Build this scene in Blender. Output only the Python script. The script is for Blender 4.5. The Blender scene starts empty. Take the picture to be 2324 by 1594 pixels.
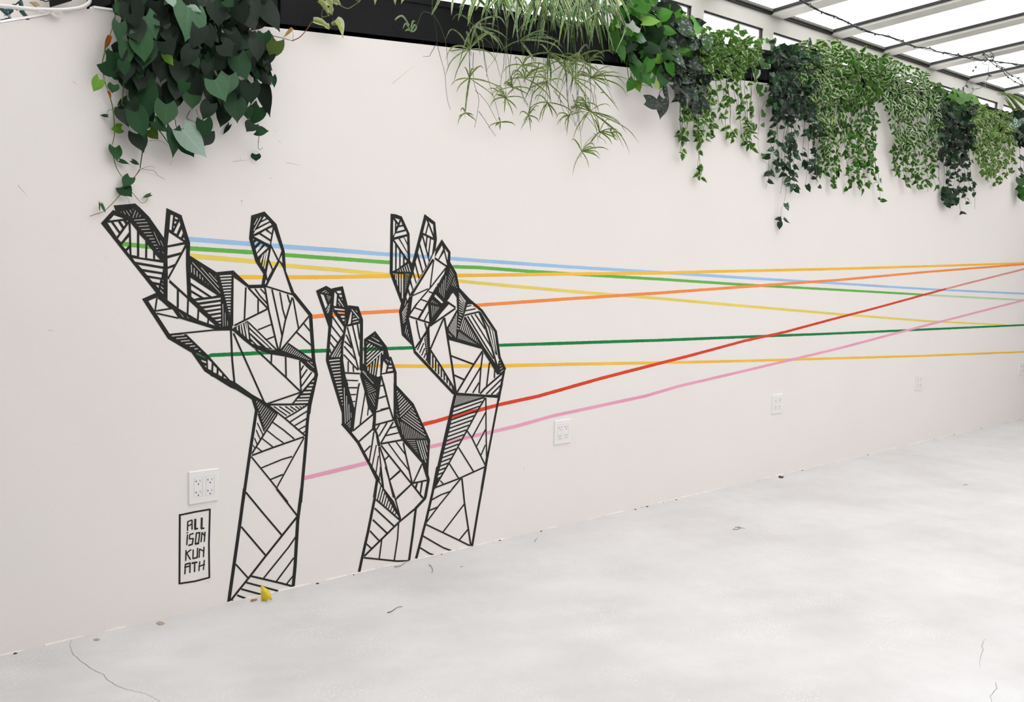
import bpy, bmesh, math, random
from mathutils import Vector, Matrix
random.seed(7)
S = bpy.context.scene
C = S.collection

# ---------------------------------------------------------------- camera, sky, exposure
FPX, CX, CY = 2500.0, 1162.0, 797.0                    # focal length in pixels of the 2324 px wide frame
RC = Matrix(((0.69758066, 0.04120247, -0.71532061), (-0.71614003, 0.07200978, -0.69423199), (0.02290601, 0.99655253, 0.07973937)))
CAM = Vector((0.0, -3.42256, 1.2445))
cd = bpy.data.cameras.new('camera'); cam = bpy.data.objects.new('camera', cd); C.objects.link(cam)
cd.sensor_width = 36; cd.lens = FPX / 2324 * 36; cd.clip_start = 0.05; cd.clip_end = 200
cam.matrix_world = Matrix.Translation(CAM) @ RC.to_4x4()
S.camera = cam
S.view_settings.view_transform = 'Standard'; S.view_settings.look = 'None'
S.view_settings.gamma = 1; S.view_settings.use_curve_mapping = False
S.view_settings.exposure = 0.0
w = bpy.data.worlds.new('overcast_sky'); S.world = w; w.use_nodes = True
nt = w.node_tree; bgn = nt.nodes['Background']
bgn.inputs[0].default_value = (1.0, 0.985, 0.97, 1); bgn.inputs[1].default_value = 3.35      # bright even overcast
S.cycles.max_bounces = 10; S.cycles.diffuse_bounces = 6; S.cycles.transparent_max_bounces = 16

def ray(px, py): return RC @ Vector((px - CX, -(py - CY), -FPX))
def W(px, py, y=0.0):                                  # photo pixel -> point on the vertical plane at depth y
    v = ray(px, py); return CAM + v * ((y - CAM.y) / v.y)
def FL(px, py, z=0.0):                                 # photo pixel -> point on the floor
    v = ray(px, py); return CAM + v * ((z - CAM.z) / v.z)
ROOF_Z, ROOF_Y, SLOPE = 2.80, 0.30, 0.12               # underside of the skylight: z = ROOF_Z + SLOPE*(ROOF_Y - y)
def RF(px, py, drop=0.0):                              # photo pixel -> point `drop` below the skylight's underside
    v = ray(px, py); k = (ROOF_Z - drop + SLOPE * (ROOF_Y - CAM.y) - CAM.z) / (v.z + SLOPE * v.y)
    return CAM + v * k
# ---------------------------------------------------------------- materials
def newmat(name, rough=.6, spec=.3):
    m = bpy.data.materials.new(name); m.use_nodes = True
    b = m.node_tree.nodes['Principled BSDF']
    b.inputs['Roughness'].default_value = rough; b.inputs['Specular IOR Level'].default_value = spec
    return m, m.node_tree.nodes, m.node_tree.links, b
def plain(name, col, rough=.6, spec=.3, noise=0.0, scale=30.0, bump=0.0):
    m, N, L, b = newmat(name, rough, spec)
    b.inputs['Base Color'].default_value = (*col, 1)
    if noise or bump:
        g = N.new('ShaderNodeNewGeometry'); n = N.new('ShaderNodeTexNoise'); n.inputs['Scale'].default_value = scale; n.inputs['Detail'].default_value = 4
        L.new(g.outputs['Position'], n.inputs['Vector'])
        if noise:
            r = N.new('ShaderNodeMix'); r.data_type = 'RGBA'
            r.inputs[6].default_value = (*[c * (1 - noise) for c in col], 1); r.inputs[7].default_value = (*[min(1, c * (1 + noise)) for c in col], 1)
            L.new(n.outputs[0], r.inputs[0]); L.new(r.outputs[2], b.inputs['Base Color'])
        if bump:
            bp = N.new('ShaderNodeBump'); bp.inputs['Strength'].default_value = bump; bp.inputs['Distance'].default_value = .002
            L.new(n.outputs[0], bp.inputs['Height']); L.new(bp.outputs[0], b.inputs['Normal'])
    return m
def wall_material():
    m, N, L, b = newmat('white_wall_paint', .75, .2)
    g = N.new('ShaderNodeNewGeometry')
    n1 = N.new('ShaderNodeTexNoise'); n1.inputs['Scale'].default_value = 1.6; n1.inputs['Detail'].default_value = 3
    n2 = N.new('ShaderNodeTexNoise'); n2.inputs['Scale'].default_value = 260; n2.inputs['Detail'].default_value = 2
    for n in (n1, n2): L.new(g.outputs['Position'], n.inputs['Vector'])
    r = N.new('ShaderNodeValToRGB'); r.color_ramp.elements[0].position = .38; r.color_ramp.elements[1].position = .62
    r.color_ramp.elements[0].color = (.825, .775, .755, 1); r.color_ramp.elements[1].color = (.82, .79, .765, 1)
    L.new(n1.outputs[0], r.inputs[0])
    mx = N.new('ShaderNodeMix'); mx.data_type = 'RGBA'; mx.blend_type = 'MULTIPLY'; mx.inputs[0].default_value = 1
    r2 = N.new('ShaderNodeValToRGB'); r2.color_ramp.elements[0].position = .3; r2.color_ramp.elements[1].position = .7
    r2.color_ramp.elements[0].color = (.95, .95, .95, 1); r2.color_ramp.elements[1].color = (1, 1, 1, 1)
    L.new(n2.outputs[0], r2.inputs[0]); L.new(r.outputs[0], mx.inputs[6]); L.new(r2.outputs[0], mx.inputs[7]); L.new(mx.outputs[2], b.inputs['Base Color'])
    bp = N.new('ShaderNodeBump'); bp.inputs['Strength'].default_value = .12; bp.inputs['Distance'].default_value = .001
    L.new(n2.outputs[0], bp.inputs['Height']); L.new(bp.outputs[0], b.inputs['Normal'])
    return m
def floor_material():
    m, N, L, b = newmat('grey_concrete', .5, .35)
    g = N.new('ShaderNodeNewGeometry')
    def noise(sc, det=5, ro=.6):
        n = N.new('ShaderNodeTexNoise'); n.inputs['Scale'].default_value = sc; n.inputs['Detail'].default_value = det; n.inputs['Roughness'].default_value = ro
        L.new(g.outputs['Position'], n.inputs['Vector']); return n.outputs[0]
    def ramp(src, p0, c0, p1, c1):
        r = N.new('ShaderNodeValToRGB'); e = r.color_ramp.elements; e[0].position = p0; e[1].position = p1
        e[0].color = (*c0, 1); e[1].color = (*c1, 1); L.new(src, r.inputs[0]); return r.outputs[0]
    base = ramp(noise(1.7), .3, (.535, .53, .53), .7, (.645, .645, .65))
    speck = ramp(noise(150, 3), .58, (0, 0, 0), .64, (1, 1, 1))        # worn white flecks, only where the wear mask allows
    wear = ramp(noise(2.6, 3), .50, (0, 0, 0), .62, (1, 1, 1))
    mm = N.new('ShaderNodeMath'); mm.operation = 'MULTIPLY'; L.new(speck, mm.inputs[0]); L.new(wear, mm.inputs[1])
    mx = N.new('ShaderNodeMix'); mx.data_type = 'RGBA'; mx.inputs[7].default_value = (.80, .80, .81, 1)
    L.new(mm.outputs[0], mx.inputs[0]); L.new(base, mx.inputs[6])
    dark = ramp(noise(95, 3), .26, (.80, .80, .80), .36, (1, 1, 1))
    m2 = N.new('ShaderNodeMix'); m2.data_type = 'RGBA'; m2.blend_type = 'MULTIPLY'; m2.inputs[0].default_value = 1
    L.new(mx.outputs[2], m2.inputs[6]); L.new(dark, m2.inputs[7])
    blotch = ramp(noise(7, 4), .35, (.955, .955, .96), .65, (1.0, 1.0, 1.0))
    m3 = N.new('ShaderNodeMix'); m3.data_type = 'RGBA'; m3.blend_type = 'MULTIPLY'; m3.inputs[0].default_value = 1
    L.new(m2.outputs[2], m3.inputs[6]); L.new(blotch, m3.inputs[7]); L.new(m3.outputs[2], b.inputs['Base Color'])
    bp = N.new('ShaderNodeBump'); bp.inputs['Strength'].default_value = .15; bp.inputs['Distance'].default_value = .001
    L.new(mm.outputs[0], bp.inputs['Height']); L.new(bp.outputs[0], b.inputs['Normal'])
    return m
def leaf_material(name, rough, vein=.25, trans=.3, edge=None, spots=None):
    """Colour comes from the leaf object itself; veins, margins and spots are drawn from the leaf's own u/v."""
    m, N, L, b = newmat(name, rough, .22)
    oi = N.new('ShaderNodeObjectInfo'); uv = N.new('ShaderNodeUVMap'); sp = N.new('ShaderNodeSeparateXYZ'); L.new(uv.outputs[0], sp.inputs[0])
    g = N.new('ShaderNodeNewGeometry')
    col = oi.outputs['Color']
    def mixc(fac, a, c2, mode='MIX'):
        x = N.new('ShaderNodeMix'); x.data_type = 'RGBA'; x.blend_type = mode
        if isinstance(fac, float): x.inputs[0].default_value = fac
        else: L.new(fac, x.inputs[0])
        L.new(a, x.inputs[6])
        if isinstance(c2, tuple): x.inputs[7].default_value = (*c2, 1)
        else: L.new(c2, x.inputs[7])
        return x.outputs[2]
    def mth(op, a, c2=None):
        x = N.new('ShaderNodeMath'); x.operation = op
        for i, q in enumerate((a, c2)):
            if q is None: continue
            if isinstance(q, (int, float)): x.inputs[i].default_value = q
            else: L.new(q, x.inputs[i])
        return x.outputs[0]
    au = mth('ABSOLUTE', sp.outputs[0])                                  # 0 on the midrib, 1 on the margin
    if vein:
        mid = mth('SUBTRACT', 1.0, mth('MINIMUM', mth('MULTIPLY', au, 9.0), 1.0))
        side = mth('FRACT', mth('ADD', mth('MULTIPLY', sp.outputs[1], 5.0), mth('MULTIPLY', au, -1.6)))
        side = mth('LESS_THAN', side, .12)
        v = mth('MAXIMUM', mid, mth('MULTIPLY', side, .4))
        x = N.new('ShaderNodeMix'); x.data_type = 'RGBA'; x.blend_type = 'MULTIPLY'; x.inputs[0].default_value = 1; L.new(col, x.inputs[6]); x.inputs[7].default_value = (1.9, 1.8, 1.9, 1)
        col = mixc(mth('MULTIPLY', v, vein), col, x.outputs[2])
    if edge:
        n = N.new('ShaderNodeTexNoise'); n.inputs['Scale'].default_value = 70; n.inputs['Detail'].default_value = 2; L.new(g.outputs['Position'], n.inputs['Vector'])
        f = mth('ADD', au, mth('MULTIPLY', mth('SUBTRACT', n.outputs[0], .5), 1.5))
        f = mth('ADD', f, mth('MULTIPLY', mth('SUBTRACT', oi.outputs['Random'], .5), .5))
        f = mth('GREATER_THAN', f, edge[0])
        col = mixc(f, col, edge[1])
    if spots:
        n = N.new('ShaderNodeTexNoise'); n.inputs['Scale'].default_value = 75; n.inputs['Detail'].default_value = 2; L.new(g.outputs['Position'], n.inputs['Vector'])
        f = mth('GREATER_THAN', n.outputs[0], .57)
        f = mth('MULTIPLY', f, mth('LESS_THAN', au, .86))
        x = N.new('ShaderNodeMix'); x.data_type = 'RGBA'; x.blend_type = 'MULTIPLY'; x.inputs[0].default_value = 1; L.new(col, x.inputs[6]); x.inputs[7].default_value = (*spots, 1)
        col = mixc(f, col, x.outputs[2])
    L.new(col, b.inputs['Base Color'])
    tr = N.new('ShaderNodeBsdfTranslucent'); L.new(col, tr.inputs[0])
    ms = N.new('ShaderNodeMixShader'); ms.inputs[0].default_value = trans
    out = N['Material Output']; L.new(b.outputs[0], ms.inputs[1]); L.new(tr.outputs[0], ms.inputs[2]); L.new(ms.outputs[0], out.inputs[0])
    return m
def glass_material(name, milk, tint, speck):
    m, N, L, b = newmat(name, .4, .3); out = N['Material Output']
    g = N.new('ShaderNodeNewGeometry'); n = N.new('ShaderNodeTexNoise'); n.inputs['Scale'].default_value = 9; n.inputs['Detail'].default_value = 6
    L.new(g.outputs['Position'], n.inputs['Vector'])
    r = N.new('ShaderNodeValToRGB'); r.color_ramp.elements[0].position = .60; r.color_ramp.elements[1].position = .72
    r.color_ramp.elements[0].color = (milk, milk, milk, 1); r.color_ramp.elements[1].color = (speck, speck, speck, 1); L.new(n.outputs[0], r.inputs[0])
    tp = N.new('ShaderNodeBsdfTransparent'); tp.inputs[0].default_value = (*tint, 1)
    tl = N.new('ShaderNodeBsdfTranslucent'); tl.inputs[0].default_value = (.9, .9, .92, 1)
    df = N.new('ShaderNodeBsdfDiffuse'); df.inputs[0].default_value = (.8, .8, .82, 1)
    m1 = N.new('ShaderNodeMixShader'); m1.inputs[0].default_value = .35; L.new(tl.outputs[0], m1.inputs[1]); L.new(df.outputs[0], m1.inputs[2])
    m2 = N.new('ShaderNodeMixShader'); L.new(r.outputs[0], m2.inputs[0]); L.new(tp.outputs[0], m2.inputs[1]); L.new(m1.outputs[0], m2.inputs[2]); L.new(m2.outputs[0], out.inputs[0])
    return m
def marker(name, col):
    m, N, L, b = newmat(name, .6, .2)
    g = N.new('ShaderNodeNewGeometry'); n = N.new('ShaderNodeTexNoise'); n.inputs['Scale'].default_value = 3; n.inputs['Detail'].default_value = 3
    L.new(g.outputs['Position'], n.inputs['Vector'])
    r = N.new('ShaderNodeMix'); r.data_type = 'RGBA'; r.inputs[6].default_value = (*[c * .82 for c in col], 1); r.inputs[7].default_value = (*[min(1, c * 1.18) for c in col], 1)
    L.new(n.outputs[0], r.inputs[0]); L.new(r.outputs[2], b.inputs['Base Color']); return m

FARWALL = plain('grey_far_wall', (.42, .41, .40), .8, .2); WALL = wall_material(); FLOOR = floor_material()
BLACK = plain('black_marker', (.012, .013, .011), .55, .3, .2, 60)
CREAM = plain('cream_painted_timber', (.74, .73, .68), .55, .3, .05, 14)
GASKET = plain('black_gasket', (.012, .012, .013), .5, .4)
EAVE = plain('grey_green_glazing_bar', (.16, .17, .14), .6, .3, .5, 40)
PLANTER = plain('black_felt_planter', (.008, .0085, .010), .8, .2, .3, 50, .3)
SOIL = plain('potting_soil', (.02, .014, .01), .95, .1, .4, 60, .8)
PLATE = plain('white_plastic', (.80, .785, .775), .35, .45)
SLOT = plain('dark_slot', (.015, .015, .015), .6)
TEAL = plain('dark_green_wire', (.012, .022, .022), .5, .4)
BULBSOCK = plain('teal_bulb_socket', (.02, .075, .085), .4, .5)
BULBGLASS = plain('clear_bulb', (.35, .45, .5), .15, .6)
CABLE = plain('white_cable', (.72, .70, .68), .45, .4)
PLASTER = plain('chipped_plaster', (.76, .71, .68), .9, .1, .12, 90, .6)
DARKDIRT = plain('dark_debris', (.05, .04, .03), .9, .1, .4, 60)
ROOFGLASS = glass_material('dirty_skylight_glass', .25, (.98, .98, .98), .62)
WINGLASS = glass_material('window_glass', .10, (.97, .96, .96), .25)
STEM = plain('green_stem', (.07, .13, .035), .6, .3, .35, 30)
STEMDARK = plain('dark_green_stem', (.028, .05, .02), .6, .3, .35, 30)
STEMYEL = plain('olive_yellow_stem', (.16, .19, .05), .6, .3, .35, 40)
ROOT = plain('brown_aerial_root', (.04, .025, .018), .8, .2)
BROWN = plain('reddish_brown_stem', (.22, .08, .035), .7, .2, .3, 40)
HEARTLEAF = leaf_material('heart_leaf', .5, .28, .12)
GOLDLEAF = leaf_material('golden_leaf', .33, .2, .35, (1.35, (.36, .46, .06)))
VARLEAF = leaf_material('variegated_leaf', .42, 0, .33, (.74, (.40, .52, .24)))
VARPALE = leaf_material('pale_variegated_leaf', .42, 0, .33, (.66, (.56, .65, .46)))
SATINLEAF = leaf_material('satin_leaf', .36, .12, .12, None, (4.4, 4.1, 4.2))
GREENLEAF = leaf_material('small_green_leaf', .42, .15, .25)
BLADE = leaf_material('spider_blade', .45, 0, .35, (.68, (.46, .54, .34)))
DRYLEAF = leaf_material('dry_leaf', .8, .1, .3)
# ---------------------------------------------------------------- helpers
def link(o, parent=None):
    C.objects.link(o)
    if parent is not None: o.parent = parent
    return o
def mesh(name, v, f, mats, parent=None, smooth=False, loc=None):
    me = bpy.data.meshes.new(name); me.from_pydata([tuple(x) for x in v], [], f)
    for m in (mats if isinstance(mats, (list, tuple)) else [mats]): me.materials.append(m)
    if smooth: me.polygons.foreach_set('use_smooth', [True] * len(me.polygons))
    me.update()
    o = bpy.data.objects.new(name, me)
    if loc is not None: o.location = loc
    return link(o, parent)
class MB:
    def __init__(s): s.v = []; s.f = []
    def box(s, x0, x1, y0, y1, z0, z1):
        b = len(s.v); s.v += [(x, y, z) for x in (x0, x1) for y in (y0, y1) for z in (z0, z1)]
        s.f += [tuple(b + i for i in q) for q in ((0, 1, 3, 2), (4, 6, 7, 5), (0, 4, 5, 1), (2, 3, 7, 6), (0, 2, 6, 4), (1, 5, 7, 3))]; return s
    def hexa(s, P):                                     # 8 corners: bottom four then top four, both counter-clockwise
        b = len(s.v); s.v += [tuple(p) for p in P]
        s.f += [tuple(b + i for i in q) for q in ((3, 2, 1, 0), (4, 5, 6, 7), (0, 1, 5, 4), (1, 2, 6, 5), (2, 3, 7, 6), (3, 0, 4, 7))]; return s
    def bevbox(s, x0, x1, y0, y1, z0, z1, r):           # box whose front (y0) edge is chamfered
        P = [(x0, y1, z0), (x1, y1, z0), (x1, y1, z1), (x0, y1, z1), (x0, y0 + r, z0), (x1, y0 + r, z0), (x1, y0 + r, z1), (x0, y0 + r, z1),
             (x0 + r, y0, z0 + r), (x1 - r, y0, z0 + r), (x1 - r, y0, z1 - r), (x0 + r, y0, z1 - r)]
        b = len(s.v); s.v += P
        s.f += [tuple(b + i for i in q) for q in ((0, 3, 2, 1), (8, 9, 10, 11), (4, 5, 9, 8), (5, 6, 10, 9), (6, 7, 11, 10), (7, 4, 8, 11), (0, 1, 5, 4), (1, 2, 6, 5), (2, 3, 7, 6), (3, 0, 4, 7))]; return s
    def tube(s, pts, r, n=5, r2=None):
        pts = [Vector(p) for p in pts]; b = len(s.v); k = len(pts); side = None
        for i, p in enumerate(pts):
            t = (pts[min(i + 1, k - 1)] - pts[max(i - 1, 0)])
            t = t.normalized() if t.length > 1e-9 else Vector((0, 0, 1))
            if side is None: side = t.orthogonal().normalized()
            side = side - t * side.dot(t); side = side.normalized() if side.length > 1e-6 else t.orthogonal().normalized()
            bi = t.cross(side); rr = r if r2 is None else r + (r2 - r) * i / (k - 1)
            for j in range(n):
                a = 2 * math.pi * j / n; s.v.append(tuple(p + side * math.cos(a) * rr + bi * math.sin(a) * rr))
        for i in range(k - 1):
            for j in range(n):
                a, c = b + i * n + j, b + i * n + (j + 1) % n; s.f.append((a, c, c + n, a + n))
        s.f.append(tuple(b + j for j in range(n))[::-1]); s.f.append(tuple(b + (k - 1) * n + j for j in range(n))); return s
    def build(s, name, mat, parent=None, smooth=False, loc=None): return mesh(name, s.v, s.f, mat, parent, smooth, loc)
def empty(name, label, cat, loc=(0, 0, 0), group=None):
    o = bpy.data.objects.new(name, None); o.empty_display_size = .05; o.location = loc; C.objects.link(o); tag(o, label, cat, group); return o
def tag(o, label=None, cat=None, group=None, kind=None):
    if label: o['label'] = label
    if cat: o['category'] = cat
    if group: o['group'] = group
    if kind: o['kind'] = kind
    return o
def smoothline(P, n=6):                                 # Catmull-Rom through the given points
    P = [Vector(p) for p in P]
    if len(P) < 3: return [P[0].lerp(P[-1], i / n) for i in range(n + 1)]
    Q = [P[0] * 2 - P[1]] + P + [P[-1] * 2 - P[-2]]; out = []
    for i in range(1, len(Q) - 2):
        for k in range(n):
            t = k / n; a, b, c, d = Q[i - 1], Q[i], Q[i + 1], Q[i + 2]
            out.append(.5 * ((2 * b) + (c - a) * t + (2 * a - 5 * b + 4 * c - d) * t * t + (3 * b - a - 3 * c + d) * t ** 3))
    return out + [P[-1]]
def U(a, b): return random.uniform(a, b)
# ---------------------------------------------------------------- the room
X0, X1, YB = -3.0, 17.0, -7.5                           # left wall, far wall, wall behind the camera
def top_z(x):                                           # the low wall's top edge climbs slowly to the right
    pts = [(X0, .45), (1.293, 1.905), (1.60, 2.012), (1.64, 2.018), (6.40, 2.358), (X1, 2.37)]
    for (a, za), (b, zb) in zip(pts, pts[1:]):
        if x <= b: return za + (zb - za) * (x - a) / (b - a)
    return pts[-1][1]
xs = [X0, 0.0, 1.293, 1.60, 1.64, 6.40, X1]
v = []; f = []
for x in xs: v += [(x, 0, -.05), (x, 0, top_z(x)), (x, .16, top_z(x)), (x, .16, -.05)]
for i in range(len(xs) - 1):
    for k in range(4):
        a, b = i * 4 + k, i * 4 + (k + 1) % 4; f.append((a, a + 4, b + 4, b))
f += [(3, 2, 1, 0), tuple(4 * (len(xs) - 1) + k for k in range(4))]
wf = tag(mesh('wall_front', v, f, WALL), 'long white wall carrying the mural, its top edge climbing to the right', kind='structure')
# thin capping strip on the top edge's first stretch, edge highlight painted bright white
cap = MB()
for a, b in ((W(0, 49.5), W(120, 30)), (W(213, 16), W(262, 23))):
    cap.hexa([(a.x, -.004, a.z - .003), (b.x, -.004, b.z - .003), (b.x, .03, b.z - .003), (a.x, .03, a.z - .003), (a.x, -.001, a.z + .004), (b.x, -.001, b.z + .004), (b.x, .03, b.z + .004), (a.x, .03, a.z + .004)])
cap.build('capping_strip', plain('edge_highlight_white', (.93, .93, .93), .4), wf)
fl = tag(MB().box(X0, X1, YB, .16, -.12, 0).build('floor', FLOOR), 'worn pale grey concrete floor', kind='structure')
roofz = lambda y: ROOF_Z + SLOPE * (ROOF_Y - y)
tag(MB().hexa([(X0 - .15, YB, -.1), (X0, YB, -.1), (X0, .3, -.1), (X0 - .15, .3, -.1), (X0 - .15, YB, roofz(YB) + .06), (X0, YB, roofz(YB) + .06), (X0, .3, ROOF_Z), (X0 - .15, .3, ROOF_Z)]).build('wall_left', FARWALL), kind='structure')
tag(MB().hexa([(X1, YB, -.1), (X1 + .15, YB, -.1), (X1 + .15, .3, -.1), (X1, .3, -.1), (X1, YB, roofz(YB) + .06), (X1 + .15, YB, roofz(YB) + .06), (X1 + .15, .3, ROOF_Z), (X1, .3, ROOF_Z)]).build('wall_right', FARWALL), kind='structure')
tag(MB().box(X0 - .15, X1 + .15, YB - .15, YB, -.1, roofz(YB) + .1).build('wall_back', FARWALL), kind='structure')
# white boarding behind the left end of the low wall, above its top edge
tag(MB().box(X0, 1.66, .17, .29, -.05, 2.78).build('wall_upper', WALL), 'pale boarding above the left end of the mural wall', kind='structure')
# sill wall behind the planters, and the glazed band above it
PITCH, POST, WY = .7537, .112, ROOF_Y
px0 = 5.346 - 5 * PITCH                                 # left edge of the first window
WZ0, WZ1, BEAM = 2.22, 2.712, 2.80
tag(MB().box(1.66, X1, .27, .33, -.05, WZ0).build('wall_sill', WALL), kind='structure')
bm_ = MB().box(X0, X1, WY, WY + .03, WZ1, BEAM + .03)
tag(bm_.build('trim_1', CREAM), 'cream eave beam between the windows and the skylight', kind='structure')
n = 0; x = px0
while x + PITCH < X1:
    n += 1
    win = bpy.data.objects.new('window_%d' % n, None); win.location = (x, WY, WZ0); link(win); tag(win, kind='structure')
    wl, wr = 0.0, PITCH - POST
    MB().box(wr, wr + POST, 0, .035, 0, WZ1 - WZ0).build('window_post', CREAM, win)
    g = MB()
    g.box(wl, wr, .012, .030, WZ1 - WZ0 - .010, WZ1 - WZ0); g.box(wr - .012, wr, .012, .030, 0, WZ1 - WZ0)
    g.box(wl, wl + .006, .020, .030, 0, WZ1 - WZ0); g.box(wl, wr, .012, .030, 0, .012)
    g.build('gasket', GASKET, win)
    MB().box(wl, wr, .022, .026, 0, WZ1 - WZ0).build('pane', WINGLASS, win)
    x += PITCH
# skylight: rafters, glazing bars and panes, with unseen opaque boards added at both ends
ceil = bpy.data.objects.new('ceiling', None); link(ceil); tag(ceil, 'sloping skylight of milky panes between cream rafters', kind='structure')
RW, RDP = .14, .03
def slab(xa, xb, ya, yb, lo, hi):
    return [(xa, ya, roofz(ya) + lo), (xb, ya, roofz(ya) + lo), (xb, yb, roofz(yb) + lo), (xa, yb, roofz(yb) + lo), (xa, ya, roofz(ya) + hi), (xb, ya, roofz(ya) + hi), (xb, yb, roofz(yb) + hi), (xa, yb, roofz(yb) + hi)]
raf = ob = gas = pan = None
x = 6.192 - 13 * PITCH + .0
k0 = 0
EY = ROOF_Y - .0
while x - RW < X1:
    if x - RW > X0 - .1:
        xa, xb = x, x + PITCH - RW
        MB().hexa(slab(x - RW, x, YB, EY + .1, 0, RDP + .04)).build('rafter', CREAM, ceil)
        gb = MB(); gb.hexa(slab(xb - .020, xb, YB, EY, RDP - .014, RDP)); gb.hexa(slab(xa, xa + .012, YB, EY, RDP - .008, RDP)); gb.hexa(slab(xa, xb, EY - .018, EY, .004, .020))
        gb.build('gasket', GASKET, ceil)
        MB().hexa(slab(xa, xb, EY - .032, EY - .018, .016, RDP)).build('glazing_bar', EAVE, ceil)
        if 0.5 < xb < 11.0: MB().hexa(slab(xa, xb, YB, EY, RDP, RDP + .006)).build('pane', ROOFGLASS, ceil)
        else: MB().hexa(slab(xa, xb, YB, EY, RDP, RDP + .02)).build('added_blocking_board', CREAM, ceil)  # unseen opaque boards, added to dim the light at both ends
    x += PITCH
# plaster bead and grit where wall and floor meet
r = random.Random(3); bead = MB(); grit = MB()
x = 1.0
while x < 11:
    L = r.uniform(.04, .16); h = r.uniform(.0015, .0045)
    if r.random() < .75: bead.hexa([(x, -r.uniform(.002, .006), 0), (x + L, -r.uniform(.002, .006), 0), (x + L, 0, 0), (x, 0, 0), (x, -.002, h), (x + L, -.002, h * r.uniform(.5, 1)), (x + L, 0, h), (x, 0, h)])
    if r.random() < .4:
        s = r.uniform(.002, .008); yy = -r.uniform(.008, .02); xx = x + r.uniform(0, L)
        grit.hexa([(xx, yy - s * .5, 0), (xx + s * 2, yy - s * .4, 0), (xx + s * 1.7, yy + s * .5, 0), (xx + .2 * s, yy + s * .4, 0), (xx + .3 * s, yy - s * .2, s * .5), (xx + s * 1.3, yy - s * .2, s * .5), (xx + s * 1.2, yy + s * .2, s * .5), (xx + .4 * s, yy + s * .2, s * .5)])
    x += L * r.uniform(.9, 1.6)
tag(bead.build('trim_2', PLASTER), 'ragged bead of plaster along the foot of the wall', kind='structure')
tag(grit.build('grit', DARKDIRT, fl), kind='stuff')
# cracks and stray flecks of the floor
def ribbon(pts, wd, z):
    v = []; f = []
    for i, p in enumerate(pts):
        a = pts[max(i - 1, 0)]; b = pts[min(i + 1, len(pts) - 1)]; t = (b - a); t.z = 0; t.normalize(); s = Vector((-t.y, t.x, 0)) * wd * (.4 + .6 * math.sin(math.pi * min(1, .15 + i / len(pts)))) 
        v += [(p.x + s.x, p.y + s.y, z), (p.x - s.x, p.y - s.y, z)]
        if i: f.append((2 * i - 2, 2 * i - 1, 2 * i + 1, 2 * i))
    return v, f
CRACK = plain('dark_crack', (.22, .21, .21), .9)  # even dark grey for the floor's crack lines
for P in ([(162, 1452), (160, 1466), (166, 1487), (180, 1499), (196, 1510), (205, 1518), (232, 1530), (246, 1545), (262, 1556), (290, 1566), (318, 1572), (338, 1578), (355, 1588), (370, 1600)],
          [(2236, 1452), (2226, 1468), (2232, 1476), (2224, 1500), (2226, 1520)], [(2260, 1550), (2262, 1565), (2248, 1580), (2252, 1600)]):
    q = []
    for i in range(len(P) - 1):
        for k in range(4):
            t = k / 4; q.append(FL(P[i][0] * (1 - t) + P[i + 1][0] * t + U(-1.5, 1.5), P[i][1] * (1 - t) + P[i + 1][1] * t + U(-1, 1)))
    v, f = ribbon(q, .0008, .0006); mesh('crack', v, f, CRACK, fl)
sm = MB(); r = random.Random(9)                          # hairline scuffs on the wall face
for (a, b, c, d) in ((40, 420, 62, 445), (165, 185, 176, 192), (385, 375, 391, 362), (528, 367, 565, 363), (545, 358, 547, 366), (612, 403, 618, 405), (650, 369, 685, 376), (628, 295, 629, 299), (633, 320, 638, 325), (238, 585, 241, 586), (110, 750, 122, 751), (548, 455, 549, 467), (546, 456, 552, 455), (1147, 943, 1150, 942), (1180, 1052, 1181, 1055), (1190, 1060, 1190, 1070), (470, 1320, 475, 1323), (940, 1130, 946, 1129), (890, 190, 942, 148)):
    A, B = W(a, b, -.0004), W(c, d, -.0004); t = (B - A).normalized(); s = Vector((-t.z, 0, t.x)) * .0007
    k = len(sm.v); sm.v += [tuple(A + s), tuple(A - s), tuple(B - s * .3), tuple(B + s * .3)]; sm.f.append((k, k + 1, k + 2, k + 3))
tag(sm.build('scuff_marks', plain('scuff', (.33, .27, .26), .9), wf), 'faint hairline scuffs', kind='stuff')
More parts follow.
